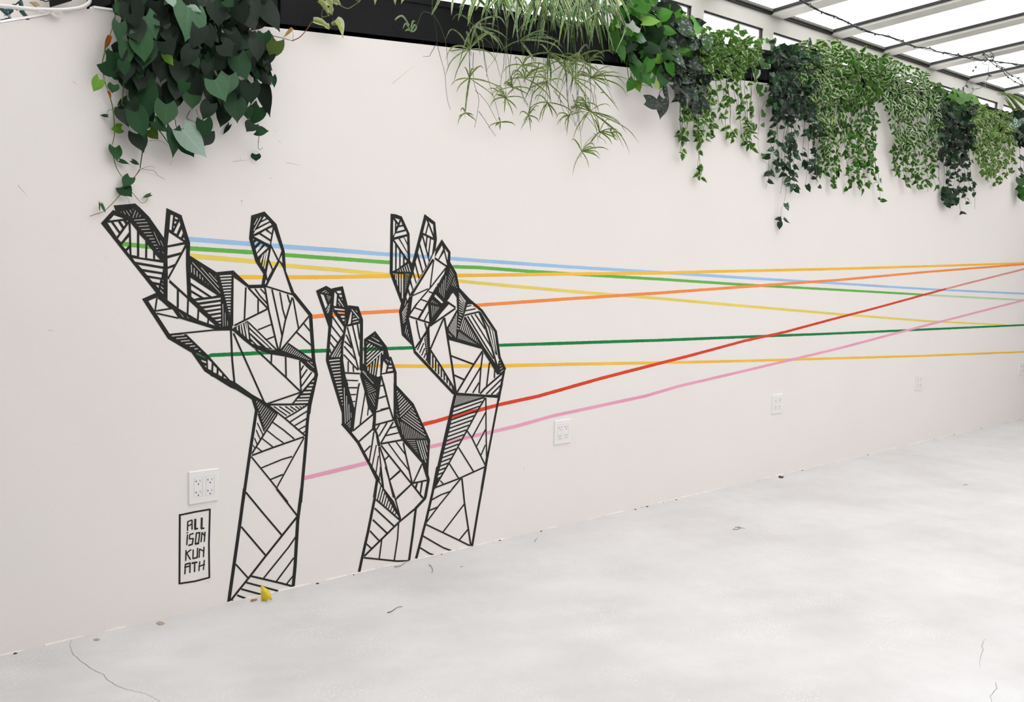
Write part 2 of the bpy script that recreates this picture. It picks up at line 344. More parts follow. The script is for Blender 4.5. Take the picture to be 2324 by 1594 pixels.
# ----
# ---- mural data: each block gives a crop origin + scale in photo pixels, then paint commands in order:
# F fill black, P bare wall, L black line, W bare-wall line, H / V black / bare ladders of n lines from segment 1 to segment 2
HAND_LEFT = """
@ 200 440 6.13
F 178,410 345,225 380,240 355,162 655,135 720,190 850,320 1050,605 1110,640 1105,1480 1240,1594 1130,1594 965,1445 950,1385
P 295,372 360,298 500,345
P 270,403 318,400 428,553 398,597
P 352,393 415,387 475,485 445,525
P 450,382 490,378 520,425 500,455
P 532,375 554,372 543,390
P 415,625 562,420 568,535 460,675
P 470,710 568,600 572,715 520,768
P 540,800 572,765 578,845
P 592,405 680,515 680,865 605,850
P 712,565 797,655 793,895 712,882
P 825,705 905,800 905,910 822,895
P 935,845 1000,918 932,910
P 618,895 1048,962 1048,1012 655,945
P 697,988 1042,1045 1035,1092 750,1045
P 780,1085 1027,1122 1018,1168 825,1135
P 853,1172 1005,1195 995,1243 895,1222
P 942,1270 985,1275 978,1312
P 1020,1240 1050,1262 1045,1270 1022,1250
W 8 1030,1200 1050,1212
P 1010,1285 1050,1318 1045,1330 1012,1300
P 1003,1335 1052,1385 1045,1395 1000,1350
W 8 490,240 520,285
W 8 530,232 580,308
W 8 577,222 605,268
W 8 455,252 462,262
W 8 617,212 625,220
W 8 660,230 622,335
W 8 693,260 668,330
W 8 728,290 715,325
W 10 640,368 792,356
W 10 675,408 825,400
W 10 707,454 845,446
W 10 740,497 862,492
W 10 775,543 882,539
W 10 812,584 903,582
W 10 852,629 922,627
W 10 885,671 940,671
W 10 912,714 962,714
W 10 948,760 972,760
W 8 980,803 992,803
W 7 915,530 955,620 1000,715
W 7 1008,650 1045,730
W 6 1035,800 1048,835
F 1052,640 1090,197 1300,298 1420,685 1415,865 1440,1440 1380,1420 1108,1180 1105,1480 1050,1480
P 1147,290 1185,300 1160,510 1130,495
P 1210,318 1252,338 1245,360 1207,345
P 1203,380 1230,388 1222,415 1197,410
P 1190,447 1205,450 1192,480 1186,475
P 1268,385 1285,430 1232,560 1192,540
P 1302,490 1320,545 1292,607 1257,588
P 1330,605 1350,645 1320,632
P 1125,535 1330,672 1105,718
P 1108,748 1348,705 1295,812 1103,860
P 1105,900 1275,852 1208,975 1108,1015
P 1108,1045 1185,1022 1110,1155
P 1362,750 1362,1000 1380,1418 1125,1185
@ 300 640 6.642
F 148,258 245,290 570,790 600,850 540,862
F 148,258 375,158 395,225 240,292
F 375,155 535,275 700,400 1000,575 1260,665 1480,690 1480,735 1240,715 700,548 620,430 590,395 392,255
P 703,450 780,528 765,530 712,465
P 815,512 862,550 845,550
L 25 375,240 345,440
L 25 345,440 600,400
L 25 370,475 700,548
L 32 560,-10 850,250
F 830,225 890,215 925,250 1300,620 1340,640 1300,690 1250,655 1130,550 1010,445 985,405 860,290
L 32 690,100 688,390
L 28 845,240 835,490
L 27 1000,410 990,580
L 25 1148,560 1142,640
F 825,0 880,0 890,215 925,250 860,290 830,215
@ 400 440 5.314
F 170,1010 545,1215 545,1245 215,1290 170,1245
F 200,1270 545,1240 540,1594 470,1594
F 130,745 165,745 485,945 690,925 665,1594 540,1594 540,1215 170,1012 130,1010
W 10 182,855 185,950
W 10 215,895 218,973
W 10 250,930 252,998
W 10 285,972 288,1025
W 9 318,1010 320,1045
W 8 350,1062 353,1070
W 8 383,1087 386,1093
W 9 195,828 530,1198
W 9 300,890 515,1130
W 9 395,955 495,1062
W 7 470,995 478,1000
V 14 17 525,993 668,985 640,1450 654,1450
P 172,1012 495,1225 430,1240 175,1072
P 180,1105 390,1243 330,1250 180,1160
P 183,1192 285,1252 215,1268 183,1240
P 232,1293 535,1253 537,1275 262,1312
P 280,1340 537,1302 537,1330 310,1358
P 325,1387 538,1352 538,1380 355,1405
P 372,1430 538,1402 538,1430 395,1450
P 418,1475 538,1453 540,1480 440,1492
P 465,1520 540,1503 540,1525 490,1535
P 505,1555 540,1547 538,1565 520,1567
W 8 562,1330 568,1575
@ 300 640 6.642
F 1330,640 1515,640 1505,735 1330,700
F 1370,480 1515,480 1505,700 1370,690
V 3 8 1368,335 1372,672 1436,590 1438,662
W 8 1472,485 1474,488
@ 400 440 5.314
F 905,262 1065,213 1210,365 1308,690 1325,935 1430,1205 1395,1225 1285,890 1245,825 1095,1115 1028,1100 1050,965 955,820 878,540
P 1062,272 1088,295 1030,322
P 1022,348 1100,308 1125,330 985,400
P 1130,348 1155,373 930,490 955,440
P 1100,430 1165,400 1150,475
P 1020,475 1075,440 1148,492 1138,550
P 940,515 1000,488 1135,575 1130,615
P 1180,430 1270,690 1235,790 1145,610
P 1145,650 1222,810 1168,905 1120,790
P 1275,735 1282,840 1245,800
P 925,543 940,552 930,565
P 940,592 970,570 992,582 950,625
P 957,665 1020,600 1045,610 970,712
P 975,725 1070,625 1105,650 985,760
P 1010,800 1030,760 1022,810
P 1040,735 1055,725 1022,840 1010,815
P 1065,715 1085,705 1050,885 1037,865
P 1090,700 1110,670 1115,690 1070,910 1058,895
P 1115,825 1155,920 1100,1025 1090,960
P 1080,1030 1095,1055 1078,1090 1068,1090
W 9 983,293 940,375
W 10 1022,280 935,445
F 850,1100 1035,1095 1090,1110 1080,1135 880,1142
F 690,925 875,1100 880,1145 690,1005
L 20 840,1130 822,1540
L 18 988,1275 988,1450
L 22 870,1135 1105,1385
L 18 950,1145 1010,1230 1100,1330
L 16 1015,1145 1085,1220
L 20 1080,1115 1400,1215
L 22 1110,1385 700,1590
L 20 683,990 678,1594
@ 480 640 5.314
L 42 990,145 1195,400 1233,960 1265,1120 1185,1490 1172,1594
L 22 645,70 690,340 805,825
L 20 730,90 855,660
L 18 825,125 860,330 895,450
L 18 915,150 945,250
L 20 975,185 890,470 820,820
L 18 985,200 1050,560
L 20 1180,410 1025,600 830,830
L 18 1115,505 1195,600
L 20 1030,610 1215,775
L 18 560,580 720,515
L 18 665,695 755,660
F 225,575 262,560 345,620 440,695 540,765 640,805 730,825 830,820 930,735 1220,935 1255,985 1270,1120 1180,1060 1060,945 900,905 700,870 510,800 380,700 270,600
V 14 9 918,752 862,830 1178,933 1160,943
W 9 1155,965 1235,1035
W 8 1190,965 1222,985
F 260,555 440,470 470,710 430,690 330,610
P 305,540 322,535 322,595 305,575
P 340,520 352,515 368,640 350,610
P 362,508 380,500 410,665 388,640
P 395,495 408,490 452,705 430,680
W 12 425,490 447,690
F 445,475 810,830 600,800 460,720
P 450,505 775,822 735,812 455,545
P 457,572 705,800 665,795 460,610
P 465,640 598,775 555,765 470,680
P 470,722 500,730 515,755 490,745
L 24 235,580 250,940 280,1245
L 22 265,620 640,1460
L 22 530,810 900,1155 1080,1330
L 20 725,865 720,1000
L 20 895,905 900,1155
L 20 1065,950 1080,1320
L 20 1085,1330 660,1475
L 18 1110,1010 1078,1070
L 18 1155,1055 1080,1165
L 18 1210,1090 1085,1260
F 1250,1160 1195,1480 975,1480 1085,1335
L 24 1250,1150 1060,1370 980,1475
P 1215,1195 1240,1190 1238,1205 1210,1210
P 1185,1238 1228,1235 1225,1255 1175,1258
P 1155,1278 1218,1275 1215,1300 1140,1300
P 1115,1325 1210,1320 1205,1340 1100,1345
P 1080,1372 1200,1365 1198,1385 1065,1390
P 1040,1410 1190,1405 1185,1425 1025,1428
P 1015,1442 1180,1440 1175,1462 995,1465
L 42 -5,1115 270,1225 480,1375 655,1475
F 240,1200 290,1245 520,1390 660,1465 690,1490 520,1430 480,1420
@ 300 640 6.642
L 25 560,795 810,770 1230,727 1480,720
F 560,790 780,790 820,790 1140,1100 1530,1540 1620,1600 1600,1640 1480,1594 1090,1350 895,1070 540,860
V 7 15 600,817 785,800 1005,1050 1032,1050
P 965,1072 1105,1135 1105,1155 985,1100
P 1035,1175 1115,1200 1118,1228 1060,1205
P 1090,1262 1120,1270 1118,1295
P 1140,1165 1200,1215 1192,1335 1145,1312
P 1225,1258 1275,1300 1272,1382 1222,1360
P 1303,1335 1357,1385 1352,1428 1300,1400
P 1382,1420 1430,1465 1380,1450
@ 500 880 6.131
F 170,0 280,0 640,215 800,370 620,600 520,330 485,325 435,165
V 11 9 515,185 500,212 775,368 625,592
L 42 503,320 410,930 315,1600
L 18 525,365 610,610
L 16 515,490 595,660
L 16 500,590 555,715
L 16 475,700 515,795
L 14 455,800 480,840
L 24 790,375 640,600 440,920
L 24 640,225 900,430 1180,670
L 28 650,237 1000,235 1230,228
L 22 1215,240 1060,340 900,430
L 18 745,262 925,390
L 18 820,262 975,365
L 18 905,262 1020,340
L 18 975,262 1060,320
L 18 1045,262 1100,298
L 16 1105,262 1130,280
L 14 1150,255 1160,262
L 20 1215,325 960,485
L 20 1205,430 1020,540
L 18 1195,530 1090,585
L 16 1190,605 1140,640
L 24 440,945 720,840 1165,685
L 20 725,480 880,590 1030,715
L 18 655,600 780,700 880,770
L 18 585,710 730,825
L 18 505,830 575,885
L 42 1300,0 1240,220 1210,500 1190,800 1118,1600
L 20 1165,700 1000,1000 785,1395
L 22 430,960 690,1280 940,1594
L 20 570,1120 860,1000 1000,960
L 22 700,1280 870,1210
L 22 345,1450 470,1594
@ 480 1110 5.692
L 42 428,-5 370,430 222,1470
L 42 1167,-5 1115,400 1080,1000 1055,1262
L 24 840,0 1110,350
L 24 445,45 680,330 910,600
L 24 385,490 700,860
L 22 315,975 475,1155
L 26 1115,350 700,870 490,1140 250,1440
L 20 1110,590 1000,750 670,1160
L 20 1065,890 840,1195
L 18 1050,1130 970,1230
L 26 500,1125 900,1220 1060,1262
L 24 450,1210 880,1325
L 24 385,1295 640,1365
L 24 330,1375 465,1425
L 20 270,1440 320,1465
"""
HAND_MIDDLE = """
@ 740 870 6.13
F 100,0 285,0 400,390 372,670 345,705 222,585 220,420
F 505,0 750,0 700,380 690,600 680,640 640,640 660,430 640,420 590,330 540,130
@ 700 630 5.313
F 90,160 215,100 285,140 310,180 300,345 295,400 285,590 240,590
P 145,198 185,212 230,335 205,375
W 8 165,180 210,155
W 8 200,190 225,170
W 7 232,195 242,185
W 6 220,215 272,238
W 6 222,235 265,255
W 5 230,255 258,268
W 5 238,278 252,283
W 8 262,318 215,402
W 7 260,345 225,428
W 6 255,378 235,430
F 285,130 415,105 478,350 440,560 445,600 330,430 300,400 295,350
P 315,172 345,208 335,345 303,340
P 337,165 392,158 398,190 355,192
P 368,212 400,208 408,235 385,240
P 395,262 408,255 415,275
P 365,250 430,355 420,355 358,270
W 8 358,305 385,345
P 310,368 437,385 438,402 320,390
P 345,415 437,420 438,440 365,438
P 385,462 438,460 437,485 398,485
P 405,505 437,505 435,525 418,525
L 20 300,400 445,605
L 18 288,470 420,660
L 18 275,580 390,725
L 18 268,690 360,795
L 18 258,780 325,865
L 16 250,880 290,930
L 36 262,560 228,1000
L 30 450,560 405,830 405,1000 435,1200 470,1300
F 215,960 380,960 400,900 430,1150 480,1310 560,1594 390,1594 212,1010
V 15 14 250,1002 378,990 408,1530 418,1530
L 26 430,680 255,965
L 12 418,745 290,970
L 14 400,820 320,968
L 14 395,880 350,970
F 470,345 488,335 605,350 635,440 660,510 655,560 620,550 475,590 440,600
P 513,408 525,430 510,555 475,568
P 515,385 530,383 615,490 608,502
W 8 568,395 590,420
P 540,455 558,470 540,480
P 535,500 580,488 595,500 530,515
P 530,540 600,520 612,530 535,548
L 20 470,585 625,545
L 38 640,520 637,1050
L 18 470,600 530,830 605,1110
L 18 530,565 575,760 618,950
L 18 590,560 620,750
L 18 455,690 520,830
L 18 437,770 525,850
L 18 430,830 580,1000
L 18 425,930 600,1120
L 16 480,1010 480,1140
L 16 540,1070 545,1140
L 20 430,1150 620,1160
L 16 455,1240 600,1245
L 18 470,1330 590,1330
L 16 490,1415 575,1412
L 14 510,1500 565,1495
F 670,745 805,645 945,830 978,960 905,960 870,930 820,1270 770,1270 615,1110 620,1040 670,1040
P 785,695 800,700 795,710
P 755,715 775,720 860,770 845,775
P 715,755 730,750 895,828 880,830
W 10 700,790 708,785
V 6 15 705,840 742,797 700,1065 888,890
P 890,890 905,885 900,930 888,925
V 5 13 868,925 818,1255 720,1075 718,1125
F 870,930 905,950 1000,958 1060,1130 1065,1300 1068,1594 1035,1594 1030,1150 890,1170 865,1200
P 905,1005 948,1060 930,1145 885,1155
P 930,985 940,985 950,1000 942,1005
P 950,1000 965,1005 960,1030
W 10 985,1005 995,1035
P 970,1060 1005,1060 1010,1080 965,1082
P 960,1102 1015,1100 1018,1125 952,1135
L 20 880,1190 985,1594
L 34 1047,1140 1047,1594
L 18 865,1310 905,1300
L 18 840,1460 935,1430
L 16 870,1594 975,1570
F 840,1200 885,1180 870,1290 830,1594 725,1594 680,1380 620,1180 640,1110
W 8 650,1130 785,1280
W 6 660,1125 700,1165
V 7 6 682,1248 692,1242 720,1398 812,1355
V 4 6 725,1415 800,1550 800,1390 810,1420
@ 740 870 6.13
V 3 10 252,60 268,562 318,295 322,512
W 8 345,410 348,480
W 8 345,525 288,580
W 7 342,560 308,602
W 7 340,595 325,620
L 14 365,345 400,345
L 22 466,0 450,60 410,330 372,665
L 18 545,130 475,570
L 16 590,340 578,450
P 595,385 612,430 590,445
L 24 660,430 375,665
L 24 650,640 455,815
L 22 620,870 530,960
L 20 665,680 640,860 600,1090
L 16 700,860 640,1160
L 16 730,1010 695,1240
L 40 222,560 345,700 450,830 580,1080 740,1360
F 655,420 690,430 680,600 720,700 760,870 720,880 690,700 650,650
L 22 800,0 885,340 935,500
L 30 960,0 955,460
L 20 725,215 835,180
L 22 700,400 880,345
L 24 690,580 950,510
L 20 745,575 700,650
L 20 850,550 735,740
L 22 935,540 760,840
L 20 885,630 980,600
L 20 830,730 1010,690
L 26 760,845 1060,790
F 940,0 980,25 1220,285 1450,795 1420,1270 1330,1110 1085,830 1050,790 940,510
V 9 12 985,130 997,108 1030,468 1187,315
V 7 11 1050,490 1385,730 1192,347 1220,377
V 13 7 1062,545 1105,772 1385,760 1388,768
W 7 1040,540 1070,718
W 6 985,490 1025,600
W 6 980,430 1010,480
W 5 980,375 990,400
V 7 8 1125,800 1240,800 1268,970 1280,970
W 12 1265,797 1345,1060
W 12 1295,795 1395,1125
W 12 1328,795 1398,1050
W 11 1360,795 1408,960
W 10 1390,795 1408,860
L 24 765,865 1190,1400 1340,1594
L 18 870,840 1030,1060 1160,1220
L 18 975,820 1110,1000
L 22 1075,830 1110,1000 1200,1400
L 20 1335,1125 1210,1400
L 24 1200,1395 1415,1350
F 1330,1110 1425,1100 1425,1270 1445,1340 1400,1594 1360,1594 1405,1350 1380,1270
L 20 870,1015 805,1080
L 22 745,880 820,1090 940,1594
L 18 735,890 780,1300 800,1460
L 18 1030,1215 885,1345
L 22 1190,1405 985,1594
L 18 1265,1395 1240,1450
L 18 1335,1370 1310,1545
L 36 710,1350 670,1594
@ 780 1060 6.129
L 40 380,0 475,190
L 36 465,185 430,450 340,900 250,1300 215,1465
L 20 480,190 540,280 600,400 780,700
F 540,270 700,480 800,730 770,740 760,690 700,600
L 20 580,0 720,450 790,720
L 24 450,455 620,600 785,745
H 9 16 520,260 470,460 730,640 712,665
L 14 508,0 515,120 545,290
L 14 510,60 485,200
L 14 460,20 445,130
L 24 430,575 700,825
L 24 405,735 600,920
L 22 365,890 490,1025
L 22 315,1070 385,1135
L 26 1010,570 780,760 285,1245
L 36 1180,190 1130,440 1000,580
L 32 1005,570 960,950 910,1300
L 24 280,1265 740,1312 910,1310
L 20 765,770 750,1000 705,1300
L 20 530,1010 495,1280
L 22 640,185 785,60
L 22 945,240 715,465
L 22 760,0 945,235 1110,440
L 20 960,225 1180,185
L 18 1025,225 1005,300
L 18 1095,210 1068,370
L 20 905,0 950,230
L 20 1075,0 970,220
"""
HAND_RIGHT = """
@ 890 640 5.904
F 125,270 220,200 270,190 245,380 225,480 300,870 310,900 290,945 265,850 130,715 92,400
F 480,290 540,180 570,170 700,290 720,260 760,300 510,590 500,620 455,640 500,540 490,400
F 860,100 900,90 1000,290 960,440 960,480 1210,840 1215,905 750,775 715,620 740,600 850,400 870,370
@ 870 470 7.245
F 120,110 200,118 305,155 432,440 442,880 470,935 500,1050 455,1150 340,1594 295,1594 105,1085
P 188,182 270,205 248,262
P 162,205 195,245 190,420 160,475
P 215,270 235,290 215,330
P 290,232 315,290 265,302
P 250,335 330,318 352,370 220,402
P 195,440 375,395 390,445 175,498
P 345,495 393,485 392,585
P 272,520 335,502 395,630 398,740
P 182,542 248,522 400,770 400,858
P 160,562 195,610 195,1035 155,1055
P 222,655 262,712 262,1000 218,1025
P 285,755 325,800 325,950 285,975
P 350,850 390,895 350,930
V 6 15 235,1045 245,1062 405,935 445,1065
P 160,1090 178,1090 175,1125
P 195,1095 212,1095 210,1210 195,1180
P 220,1100 240,1100 242,1310 225,1270
P 262,1102 285,1102 285,1420 268,1380
P 302,1105 328,1105 325,1510 305,1500
V 12 8 355,1105 435,1105 350,1400 358,1402
F 678,115 855,250 882,530 860,700 740,950 560,1230 380,1594 340,1594 455,1150 500,1050 470,935
P 705,210 732,270 688,440 652,422
P 745,235 820,290 828,450
P 745,305 822,505 708,448
P 655,462 708,485 695,615
P 728,500 768,515 735,765 712,680
P 785,530 832,545 800,790 755,870 750,830
P 640,500 750,905 715,975 605,600
P 595,655 695,1000 655,1060 570,750
P 560,820 640,1085 595,1155 530,905
P 520,965 580,1180 548,1245 498,1060
P 485,1105 540,1270 490,1350 455,1195
P 440,1255 480,1365 445,1430 415,1340
P 405,1405 430,1470 395,1540 378,1475
F 962,530 1105,740 1100,915 1040,970 845,830 860,700
P 965,630 985,690 905,860 850,825
P 1005,680 1065,755 1055,880
P 1000,742 1052,965 915,872
L 26 845,845 1040,975
L 36 820,860 460,1460
L 20 830,870 770,1330
L 22 1030,1000 780,1320 550,1594
L 20 735,1345 480,1460
F 1000,1100 1035,960 1100,905 1205,1085 1255,1340 1320,1420 1490,1600 1240,1600 1210,1500 1150,1410 1010,1600 740,1600 810,1430 880,1280
P 995,1095 910,1255 875,1240
P 850,1270 890,1285 820,1400 760,1385
P 735,1410 808,1430 745,1550 650,1515
P 840,1450 860,1440 985,1565 970,1580
P 1130,1420 1145,1435 1075,1550 1060,1540
P 1155,1450 1205,1500 1125,1545
P 1240,1410 1360,1555 1345,1560 1245,1430
P 1245,1475 1310,1560 1290,1575
V 4 8 1032,1135 995,1490 930,1325 922,1410
V 8 7 1097,1015 1162,1130 1030,1330 1050,1370
W 7 1175,1165 1125,1290
W 7 1188,1215 1150,1300
W 7 1200,1255 1175,1310
W 6 1210,1310 1200,1330
@ 890 640 5.904
V 6 9 213,288 132,420 178,520 148,550
V 4 7 195,580 172,690 235,755 232,765
P 165,310 185,240 190,250 172,318
L 24 220,460 500,550
L 22 330,295 225,450
L 20 265,190 235,440
L 28 600,70 480,280 350,500
L 18 385,235 470,265
L 18 300,345 410,385
L 18 490,130 560,155
L 16 430,520 490,400
P 565,195 580,175 685,275 665,288
V 4 7 545,245 527,275 605,290 600,298
V 5 7 528,315 540,470 625,335 618,365
L 26 735,265 850,345
L 24 850,355 510,590
L 36 745,270 510,590
P 865,250 865,315 800,285
L 34 890,90 1030,240 1200,385 1388,665 1438,1010 1508,1165
L 30 1505,1165 1425,1594
V 8 10 897,150 985,262 892,400 955,415
V 6 10 895,430 940,450 870,620 895,635
V 6 9 865,420 850,745 768,600 768,655
W 8 755,695 798,735
V 13 11 962,475 912,640 1180,830 1178,838
V 14 7 900,670 882,760 1120,825 1118,835
L 30 970,470 1215,870 1410,1160
L 20 1210,900 1420,1240
F 995,280 1040,240 1000,330 975,420 950,450 965,380
L 22 960,450 1170,400
L 16 985,335 1060,315
L 18 970,390 1120,360
L 20 1010,460 1360,1030
L 18 1060,445 1330,880
L 18 1110,430 1245,630
L 26 1165,400 1250,600 1340,900 1415,1160
L 16 1290,590 1360,850 1400,980
L 20 1180,410 1290,600
F 1300,580 1350,650 1410,980 1380,960
P 1305,600 1340,650 1390,950 1370,900
W 7 1365,685 1378,760
F 1440,1010 1530,1165 1440,1245 1400,1180
V 5 8 1430,1045 1440,1050 1450,1215 1490,1180
L 36 1215,900 1330,1080 1425,1240
F 455,640 500,620 510,900 520,950 515,1130 470,1080 430,760
V 9 8 462,678 430,728 478,935 468,940
L 20 325,515 345,640 375,770
L 20 440,550 465,640
L 24 500,600 420,730 310,890
H 5 16 412,755 338,915 462,1020 455,1060
F 92,400 125,410 165,700 300,880 320,910 290,948 265,850 130,715
L 38 300,935 515,1165 830,1500
L 22 690,490 510,910
L 26 700,480 745,760 800,1100 855,1480
L 24 515,915 640,1110 850,1460
H 8 20 545,980 545,1160 812,1400 815,1440
F 790,1380 860,1450 860,1520 825,1510
L 24 785,990 1090,1105
L 24 830,1250 975,1315
L 24 1210,930 1085,1120 865,1490
L 20 1195,1130 980,1490
L 20 1165,1350 1080,1490
L 20 1215,950 1190,1150 1165,1490
L 20 1305,1080 1265,1410
L 18 1375,1180 1370,1290
L 24 1490,1215 1240,1430 1180,1500
L 20 1480,1290 1260,1505
L 20 1470,1370 1330,1510
L 16 1450,1465 1400,1510
L 26 840,1495 1250,1525 1440,1525
@ 930 870 6.642
L 36 1390,0 1340,220
L 30 1343,210 1170,1130
L 38 1165,1130 1085,1600
L 30 685,165 1350,210
F 660,180 705,180 600,700 385,1560 385,1600 335,1600 560,620
F 665,165 1110,190 1130,225 660,380
V 20 9 712,185 675,340 1090,203 1085,212
L 24 1140,220 1020,420 870,700 600,1190 385,1560
H 17 22 652,430 1090,275 405,1445 460,1420
L 20 1148,220 1150,700 1160,1130
L 22 865,720 940,830 1140,1240
L 20 1145,440 940,820
L 20 1140,700 1010,950
L 18 1140,930 1075,1085
L 22 735,970 960,1330
L 22 595,1210 740,1440
L 24 1140,1260 960,1340 740,1440 385,1575
L 20 460,1470 510,1525
L 20 790,1440 805,1594
L 22 770,1440 640,1594
F 340,1594 420,1440 450,1450 385,1560
@ 920 1060 6.932
L 38 505,0 430,400 330,830 170,1445
L 34 1265,10 1150,650 1050,1250
L 22 870,190 520,620 320,890
L 24 415,520 560,440 700,390
L 24 370,690 520,630
L 26 320,905 560,1020 850,1160 1030,1250
L 26 890,180 930,560 1030,1240
L 22 925,590 590,1030
L 22 985,985 850,1150
L 26 280,1090 450,1190 600,1275 735,1325
L 26 235,1275 380,1365 455,1390
"""
SIGNATURE_BOX = """
@ 380 1040 5.144
L 23 145,655 143,1100 141,1475
L 20 140,668 320,630 503,598
L 20 497,595 485,1000 490,1400
L 20 492,1395 320,1440 137,1467
"""
SIGNATURE_TEXT = """
@ 380 1040 5.144
L 15 238,738 235,852
L 15 234,745 292,722
L 16 288,722 288,838
L 15 238,795 290,768
L 25 326,710 324,832
L 19 315,832 358,822
L 23 402,695 398,826
L 19 390,826 432,818
L 13 223,876 243,871
L 15 235,893 226,1018
L 16 306,880 260,895
L 15 262,892 256,948
L 15 256,946 302,938
L 16 302,935 290,1012
L 19 294,1006 245,1022
L 15 340,875 325,1005
L 17 335,877 384,870
L 16 378,872 362,1000
L 23 322,1004 368,994
L 15 404,865 393,983
L 15 404,872 432,905
L 15 440,860 430,980
L 15 218,1075 214,1202
L 15 278,1068 222,1112
L 17 224,1108 270,1188
L 15 302,1070 298,1178
L 17 296,1176 350,1160
L 15 354,1050 348,1166
L 15 376,1058 370,1166
L 15 376,1062 424,1088
L 15 428,1036 420,1158
L 15 210,1240 205,1358
L 17 208,1243 270,1225
L 15 265,1225 263,1342
L 17 198,1278 268,1260
L 21 282,1230 350,1216
L 16 320,1222 316,1332
L 14 378,1206 368,1322
L 14 432,1190 420,1308
L 16 362,1270 438,1240
"""
THREADS = [
 ('blue', (.33,.53,.78), 'light blue line, topmost of the coloured lines at the left hand', [(11,428,543),(10.5,569,554),(10.5,645,560),(10,760,568),(8.8,870,577),(8.6,932,580.4),(8.2,1090,592),(7.4,1290,606),(6.8,1500,618.7),(6.2,1690,631),(5.5,1900,643.5),(4.6,2102,656.4),(4.2,2324,667)]),
 ('lime', (.13,.44,.07), 'lime green line just under the blue one, fading out at its far end', [(10,272,553),(10,340,560.5),(10,431,564),(9.6,573,573),(9,648,579),(9,760,587),(8.6,870,595),(8.2,1027,605.5),(8,1090,607.5),(7.4,1200,616),(7,1290,621.5),(6.8,1361,626),(6.4,1500,634),(6,1690,646.5),(5.2,1900,658),(4.4,2102,669.5)]),
 ('limefade', (.45,.62,.40), None, [(4.4,2102,669.5),(4,2220,676),(3.8,2324,681.5)]),
 ('paleyellow', (.78,.62,.13), 'pale yellow line slanting down from the left hand, third from its top', [(11,431,581),(10.5,579,594),(9.8,648,603),(9.2,760,612),(8.4,870,623),(7.8,1041,638),(7.4,1090,643),(7,1290,661),(6.6,1500,678),(6.2,1690,695),(5.4,1900,713),(4.4,2102,729),(3.2,2281,738)]),
 ('gold', (.90,.50,.05), 'golden yellow line that starts beside the left thumb and ends highest at right', [(9.4,530,629),(9,650,629.5),(8.6,760,629),(8.6,870,627),(8.4,958,626.7),(8,1037,625.5),(7.8,1090,625),(7.2,1290,622),(6.8,1500,620),(6.4,1600,617),(5.6,1900,610.5),(5,2102,604.6),(4.4,2324,597.5)]),
 ('orange', (.94,.27,.07), 'orange line rising from the left wrist knuckle to the far right', [(9.4,704,719.6),(9,756,714.7),(8.4,820,710.6),(8.2,907,705.7),(7.8,1000,699),(7.8,1090,692.6),(7.2,1290,678.5),(6.6,1500,665),(6.2,1690,651),(5.4,1900,636),(4.8,2102,617.6),(4.2,2324,600)]),
 ('green', (.01,.21,.05), 'dark green line through the middle of all three hands', [(3.5,447,804.5),(4.5,455,809),(7,468,811),(8.6,480,806.5),(8.6,560,803),(8.6,617,800),(8.6,683,798),(8.4,743,796),(8,822,793),(7.6,881,791.5),(7.4,935,789.6),(7,1132,784),(7,1290,779),(6.6,1500,772.5),(6,1690,765),(5.4,1900,757),(4.8,2102,748),(4,2324,738)]),
 ('lowgold', (.90,.52,.06), 'golden yellow line that is the lowest of the two, above the outlets', [(8,832,830),(8,896,831),(8,971,831.5),(8,1160,830),(6.8,1290,827),(6.4,1500,823.5),(5.6,1690,819.5),(5.2,1900,813.5),(4.6,2102,807.8),(4,2324,799)]),
 ('red', (.66,.06,.025), 'red line rising steeply from the small middle hand', [(9,960,963.5),(8.6,990,956.5),(8.4,1019,947.5),(8.4,1088,931),(8,1132,919),(7.8,1220,900),(7.4,1361,860),(7,1481,829),(6.6,1560,809),(5.8,1690,774),(5.6,1781,754),(5.2,1900,722),(4.8,1980,701.5),(4.4,2102,668),(4,2147,656)]),
 ('redfade', (.68,.30,.25), None, [(4,2147,656),(4,2201,642),(3.8,2324,611)]),
 ('pink', (.78,.36,.50), 'pink line, lowest of all the coloured lines at the left arm', [(9.4,689,1086),(9,740,1074),(9,830,1052),(8.6,900,1033),(8.4,977,1014.5),(8,1004,1008),(7.6,1060,993.5),(7.4,1170,968),(7,1256,944),(6.8,1466,899),(6.2,1540,877),(5.6,1690,842),(5.2,1900,792),(4.6,2102,738.7),(4,2324,681.5)]),
]
from mathutils.geometry import delaunay_2d_cdt
def stroke_quads(pts, ws):
    out = []
    n = len(pts)
    for i in range(n - 1):
        (ax, ay), (bx, by) = pts[i], pts[i + 1]
        dx, dy = bx - ax, by - ay
        l = math.hypot(dx, dy) or 1e-6
        dx /= l; dy /= l
        wa, wb = ws[i] / 2, ws[i + 1] / 2
        if i > 0: ax -= dx * wa * .35; ay -= dy * wa * .35
        if i < n - 2: bx += dx * wb * .35; by += dy * wb * .35
        out.append([(ax + dy * wa, ay - dx * wa), (bx + dy * wb, by - dx * wb), (bx - dy * wb, by + dx * wb), (ax - dy * wa, ay + dx * wa)])
    return out
